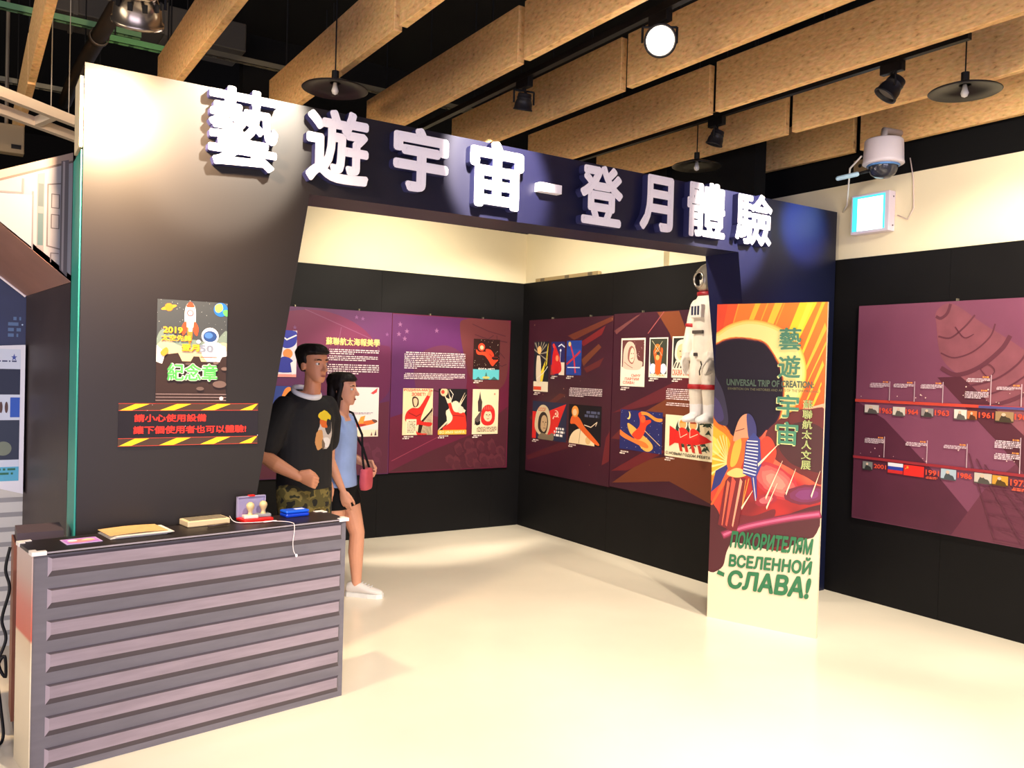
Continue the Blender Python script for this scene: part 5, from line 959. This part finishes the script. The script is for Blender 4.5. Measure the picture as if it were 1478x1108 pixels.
# tracks and spotlights
def track(x, y0, y1, label):
    t = thing('light_track', label, 'lighting track', (x, (y0+y1)/2, 3.3), 'black lighting tracks')
    MB().box((x-.018, y0, 3.3), (x+.018, y1, 3.335)).build('rail', BLACK, t)
    for yy in [y0+.15+k*(y1-y0-.3)/2 for k in range(3)]: MB().tube([(x, yy, 3.33), (x, yy, 4.3)], .004, 6).build('hanger_rod', BLACK, t)
track(2.77, .2, 5.6, 'black lighting track between the fourth and fifth baffles, above the arch')
track(4.215, 2.35, 5.6, 'black lighting track ending short, carrying the two right spotlights')
track(.5, .2, 3.7, 'black lighting track above the arch left leg')
def spotlight(x, y, aim, label, hz=3.17, silver=False, lit=None, r=.052, L=.1, parts_scale=1.):
    t = thing('track_spotlight', label, 'spotlight', (x, y, 3.3), 'spotlights on the tracks')
    MB().box((x-.02, y-.065, 3.245), (x+.02, y+.065, 3.3), bev=.004).build('adaptor', BLACK, t)
    d = (Vector(aim)-Vector((x, y, hz))).normalized(); sd = d.cross(Zv)
    sd = sd.normalized() if sd.length > .05 else Vector((1, 0, 0)); c = Vector((x, y, hz))
    yk = MB(); top = Vector((x, y, 3.245))
    yk.tube([top-sd*(r+.012)-Zv*.012, top+sd*(r+.012)-Zv*.012], .006, 8)
    for s_ in (-1, 1): yk.tube([top+sd*s_*(r+.012)-Zv*.012, c+sd*s_*(r+.012), c+sd*s_*(r+.012)-Zv*.012], .006, 8)
    yk.tube([top, top-Zv*.014], .012, 10); yk.build('yoke', BLACK, t)
    hm_ = mat((150, 138, 124), .25, .9, name='brushed_silver') if silver else mat((30, 29, 32), .4, name='black_lamp_metal')
    h = MB(); h.lathe([(.01, -L*.5), (r*.72, -L*.48), (r*.8, -L*.4), (r*.8, -L*.25), (r*.86, -L*.24), (r*.86, -L*.16), (r*.8, -L*.15), (r, L*.1), (r*1.04, L*.4), (r*1.12, L*.42), (r*1.12, L*.5), (r*.98, L*.5), (r*.9, L*.3)], c, 28, axis=d).build('lamp_head', hm_, t, True)
    if silver:
        v_ = MB()
        for k in range(10):
            a_ = 2*math.pi*k/10; u1 = sd*math.cos(a_)+d.cross(sd)*math.sin(a_); v_.obox(c-d*L*.02+u1*r*.97, (u1, d, u1.cross(d)), (.004, .014, .008))
        v_.build('vent_slots', BLACK, t)
    MB().lathe([(r*.9, L*.32), (.001, L*.32)], c, 24, axis=d).build('lens', mat((255, 240, 214), .3, emit=lit, name='lit_lens') if lit else mat((96, 90, 84), .2, name='dark_lens'), t)
    MB().tube([top-Zv*.01, top-Zv*.05+sd*.02, c+Zv*.06+sd*.015, c-d*L*.45], .004, 6).build('cord', BLACK, t, True)
    return t
spotlight(2.77, 4.22, (2.9, 4.9, 1.0), 'black track spotlight hanging straight down, just above the dash in the title')
spotlight(4.215, 4.05, (3.9, 4.6, 1.2), 'small black track spotlight just above the smallest saucer pendant lamp behind the title')
spotlight(4.215, 2.77, (3.75, 3.2, 2.3), 'black track spotlight tilted to the left, nearest the dome camera', r=.058, L=.12)
spotlight(2.77, 3.05, (1.2, .9, 2.05), 'glaring lit track spotlight aimed at the viewer', lit=60, r=.07)
spotlight(.5, 3.3, (.60, 3.94, 2.0), 'silver bell-shaped spotlight above the arch left leg', hz=2.85, silver=True, lit=20, r=.08, L=.15)
spot('arch_leg_spot', (.53, 3.42, 2.74), (.60, 3.94, 2.42), 190, 132, (1, .70, .42), .9, .05)
# pendant discs
def disc(x, y, z, r, label):
    t = thing('pendant_lamp', label, 'pendant lamp', (x, y, z), 'black saucer pendant lamps')
    MB().lathe([(.03, .05), (.05, .045), (r*.6, .028), (r*.96, .006), (r, 0), (r*.97, -.003), (r*.6, .018), (.03, .034)], (x, y, z), 40).build('shade', mat((26, 24, 24), .35, name='black_enamel'), t, True)
    MB().lathe([(.001, -.03), (.014, -.024), (.02, -.008), (.014, .012), (.01, .036)], (x, y, z), 16).build('bulb', mat((200, 196, 190), .2, name='unlit_bulb'), t, True)
    MB().tube([(x, y, z+.045), (x, y, z+.1)], .02, 12).build('socket', BLACK, t); MB().tube([(x, y, z+.1), (x, y, 4.3)], .004, 6).build('cord', BLACK, t)
disc(1.68, 4.45, 3.08, .18, 'black saucer pendant lamp just above the second title character')
disc(4.37, 4.38, 3.06, .175, 'smallest black saucer pendant lamp, partly hidden above the right end of the title')
disc(4.33, 2.43, 3.08, .175, 'black saucer pendant lamp at the upper right before the baffles')

# perforated struts, pipe, duct, hangers in the dark ceiling
def strut(x0, x1, y, z, col, label):
    t = thing('perforated_strut', label, 'metal strut', ((x0+x1)/2, y, z), 'slotted struts in the ceiling')
    s_ = MB(); w = .05; s_.box((x0, y-w/2, z), (x1, y-w/2+.012, z+.003)).box((x0, y+w/2-.012, z), (x1, y+w/2, z+.003)).box((x0, y-w/2, z), (x1, y-w/2+.003, z+.04)).box((x0, y+w/2-.003, z), (x1, y+w/2, z+.04))
    x = x0
    while x < x1-.02: s_.box((x, y-w/2, z), (min(x+.03, x1), y+w/2, z+.003)); x += .09
    s_.build('channel', mat(col, .5, .2, name='painted_strut'), t)
    for xx in (x0+.1, x1-.1): MB().tube([(xx, y, z), (xx, y, 4.3)], .005, 6).build('hanger_rod', BLACK, t)
strut(-1.2, .95, 6.12, 3.7, (96, 138, 96), 'long green slotted strut at the top left')
strut(.68, 1.2, 6.0, 3.6, (90, 150, 96), 'short green slotted strut beside the silver spotlight')
strut(-.8, 1.0, 7.75, 3.7, (120, 116, 96), 'grey slotted strut low at the left behind the baffles')
strut(1.15, 2.4, 6.15, 3.7, (96, 92, 76), 'grey slotted strut above the third baffle end')
strut(2.2, 4.2, 6.3, 3.75, (104, 100, 84), 'grey slotted strut behind the middle baffles')
pp = thing('drain_pipe', 'dark ceiling pipe running behind the silver spotlight', 'pipe', (.62, 4.8, 3.3))
MB().tube([(.70, 4.5, 3.5), (.64, 5.6, 3.48), (.6, 6.6, 3.48), (.6, 7.2, 3.48)], .045, 14).build('pipe', mat((44, 40, 38), .5), pp, True)
MB().lathe([(.05, -.02), (.056, -.02), (.056, .02), (.05, .02)], (.64, 5.6, 3.48), 16, axis=(-.05, 1, 0)).build('collar', mat((60, 54, 50), .5), pp, True)
for yy in (5.0, 6.4): MB().tube([(.65, yy, 3.5), (.65, yy, 4.3)], .005, 6).build('hanger_rod', BLACK, pp)
dc = thing('air_duct', 'grey sheet metal duct high behind the left baffles', 'duct', (.6, 6.9, 3.95))
MB().box((.45, 6.7, 3.98), (1.8, 7.1, 4.2), bev=.01).build('duct', mat((62, 58, 50), .6, .2), dc)
for xx in (.6, 1.2): MB().box((xx, 6.69, 3.97), (xx+.03, 7.11, 4.21)).build('flange', mat((70, 66, 58), .6, .2), dc)
for xx in (.55, 1.7): MB().tube([(xx, 6.9, 4.2), (xx, 6.9, 4.3)], .005, 6).build('hanger_rod', BLACK, dc)
# white hanging light frame
wf = thing('hanging_light_frame', 'white tubular frame hung on wires behind the arch top left', 'light frame', (.3, 5.7, 3.0))
WB = mat((236, 222, 200), .4, name='white_tube')
d0 = Vector((.553-.138, 5.791-5.401, 0)).normalized()
for p0 in (Vector((.138, 5.401, 3.0)), Vector((.149, 5.78, 3.0))):
    MB().obox(p0+d0*.35, (d0, d0.cross(Zv), Zv), (1.3, .022, .028)).build('bar', WB, wf)
e0, e1 = Vector((.337, 5.97, 3.0)), Vector((.43, 5.66, 3.0)); dd_ = (e1-e0).normalized()
MB().obox((e0+e1)/2, (dd_, dd_.cross(Zv), Zv), ((e1-e0).length/2, .02, .026)).build('cross_bar', WB, wf)
for p in (Vector((.40, 5.65, 3.02)), Vector((.50, 5.74, 3.02)), Vector((-.4, 4.9, 3.02))): MB().tube([p, Vector((p.x, p.y, 4.3))], .003, 6).build('wire', mat((150, 146, 136), .4), wf)
jb = thing('junction_box', 'beige electrical box hung at the far left edge', 'electrical box', (.2, 7.0, 3.06))
MB().box((.12, 6.95, 3.0), (.33, 7.05, 3.2), bev=.006).build('box', mat((150, 132, 100), .6), jb); MB().box((.25, 6.945, 3.03), (.31, 6.952, 3.06)).build('nameplate', mat((24, 22, 22), .5), jb); MB().tube([(.22, 7.0, 3.2), (.22, 7.0, 4.3)], .012, 8).build('conduit', mat((110, 100, 84), .5), jb)

# ------------------------------------------------------------------ exit sign, dome camera, wall bar
ex = thing('exit_sign', 'lit exit light box with cyan border on the right cream wall', 'exit sign', (5.40, 3.66, 2.62))
MB().box((5.345, 3.50, 2.61), (5.419, 3.80, 2.89), bev=.006).build('housing', mat((226, 214, 226), .4, name='pale_housing'), ex)
a = Art((5.343, 0, 0), (0, -1, 0), (-1, 0, 0)); 
a.rect(-3.785, 2.63, -3.53, 2.875, mat((70, 206, 214), .4, emit=.55, name='cyan_lit_face')).rect(-3.745, 2.63, -3.545, 2.86, mat((235, 255, 255), .4, emit=1.2, name='white_lit_face')); a.build('lit_face', ex)
for z_ in (2.65, 2.85): MB().lathe([(.001, .004), (.005, .003), (.006, 0)], (5.39, 3.498, z_), 10, axis=(0, -1, 0)).build('screw', mat((90, 80, 90), .4), ex)
MB().tube([(5.415, 3.48, 2.72), (5.412, 3.40, 2.68), (5.412, 3.36, 2.75), (5.412, 3.37, 2.95), (5.412, 3.4, 3.1)], .004, 6).build('cable', mat((220, 200, 190), .6), ex, True)
dm = thing('dome_camera', 'white dome security camera on bracket above the exit sign', 'security camera', (5.14, 3.42, 3.0))
MB().lathe([(.02, .165), (.115, .16), (.122, .15), (.128, .02), (.132, .0), (.124, -.006), (.1, -.008)], (5.14, 3.42, 3.02), 36).build('housing', mat((206, 198, 206), .35, name='camera_white'), dm, True)
MB().lathe([(.094, 0), (.092, -.03), (.076, -.062), (.046, -.084), (.001, -.092)], (5.14, 3.42, 3.012), 32).build('dome', mat((50, 52, 62), .08, name='smoked_dome'), dm, True)
MB().lathe([(.098, .004), (.106, -.004), (.098, -.012), (.09, -.004)], (5.14, 3.42, 3.01), 32).build('trim_ring', mat((90, 140, 200), .25, .3, name='blue_ring'), dm, True)
MB().tube([(5.14, 3.42, 3.17), (5.14, 3.42, 3.24), (5.42, 3.42, 3.26)], .025, 12).build('bracket_arm', mat((150, 140, 140), .4), dm, True)
MB().tube([(5.06, 3.56, 2.965), (5.02, 3.68, 2.95)], .016, 10, cap='round').build('microphone', mat((170, 206, 226), .3), dm, True); MB().tube([(5.06, 3.56, 2.965), (5.12, 3.47, 2.99)], .01, 8).build('microphone_arm', BLACK, dm, True)
MB().tube([(5.06, 3.53, 3.08), (5.12, 3.66, 3.03), (5.25, 3.76, 2.93), (5.38, 3.86, 2.84), (5.412, 3.915, 2.80)], .006, 8).build('cable', mat((232, 226, 220), .5), dm, True)
bx = thing('conduit_box', 'small beige conduit box beside the dome camera', 'electrical box', (5.33, 3.72, 3.1))
MB().box((5.37, 3.70, 3.06), (5.42, 3.81, 3.15), bev=.004).build('box', mat((130, 110, 84), .5), bx); MB().lathe([(.014, 0), (.014, .003)], (5.369, 3.755, 3.105), 12, axis=(-1, 0, 0), cap=True).build('knockout', BLACK, bx)
wb = thing('metal_rail', 'short metal rail lying along the top of the black partition near the corner', 'rail', (4.75, 6.4, 2.44))
MB().box((4.73, 5.92, 2.441), (4.765, 6.9, 2.475)).build('rail', mat((170, 150, 110), .4, .4), wb)
for yy in (6.0, 6.35, 6.75): MB().box((4.724, yy, 2.445), (4.73, yy+.06, 2.472)).build('clip', mat((110, 100, 80), .4, .4), wb)
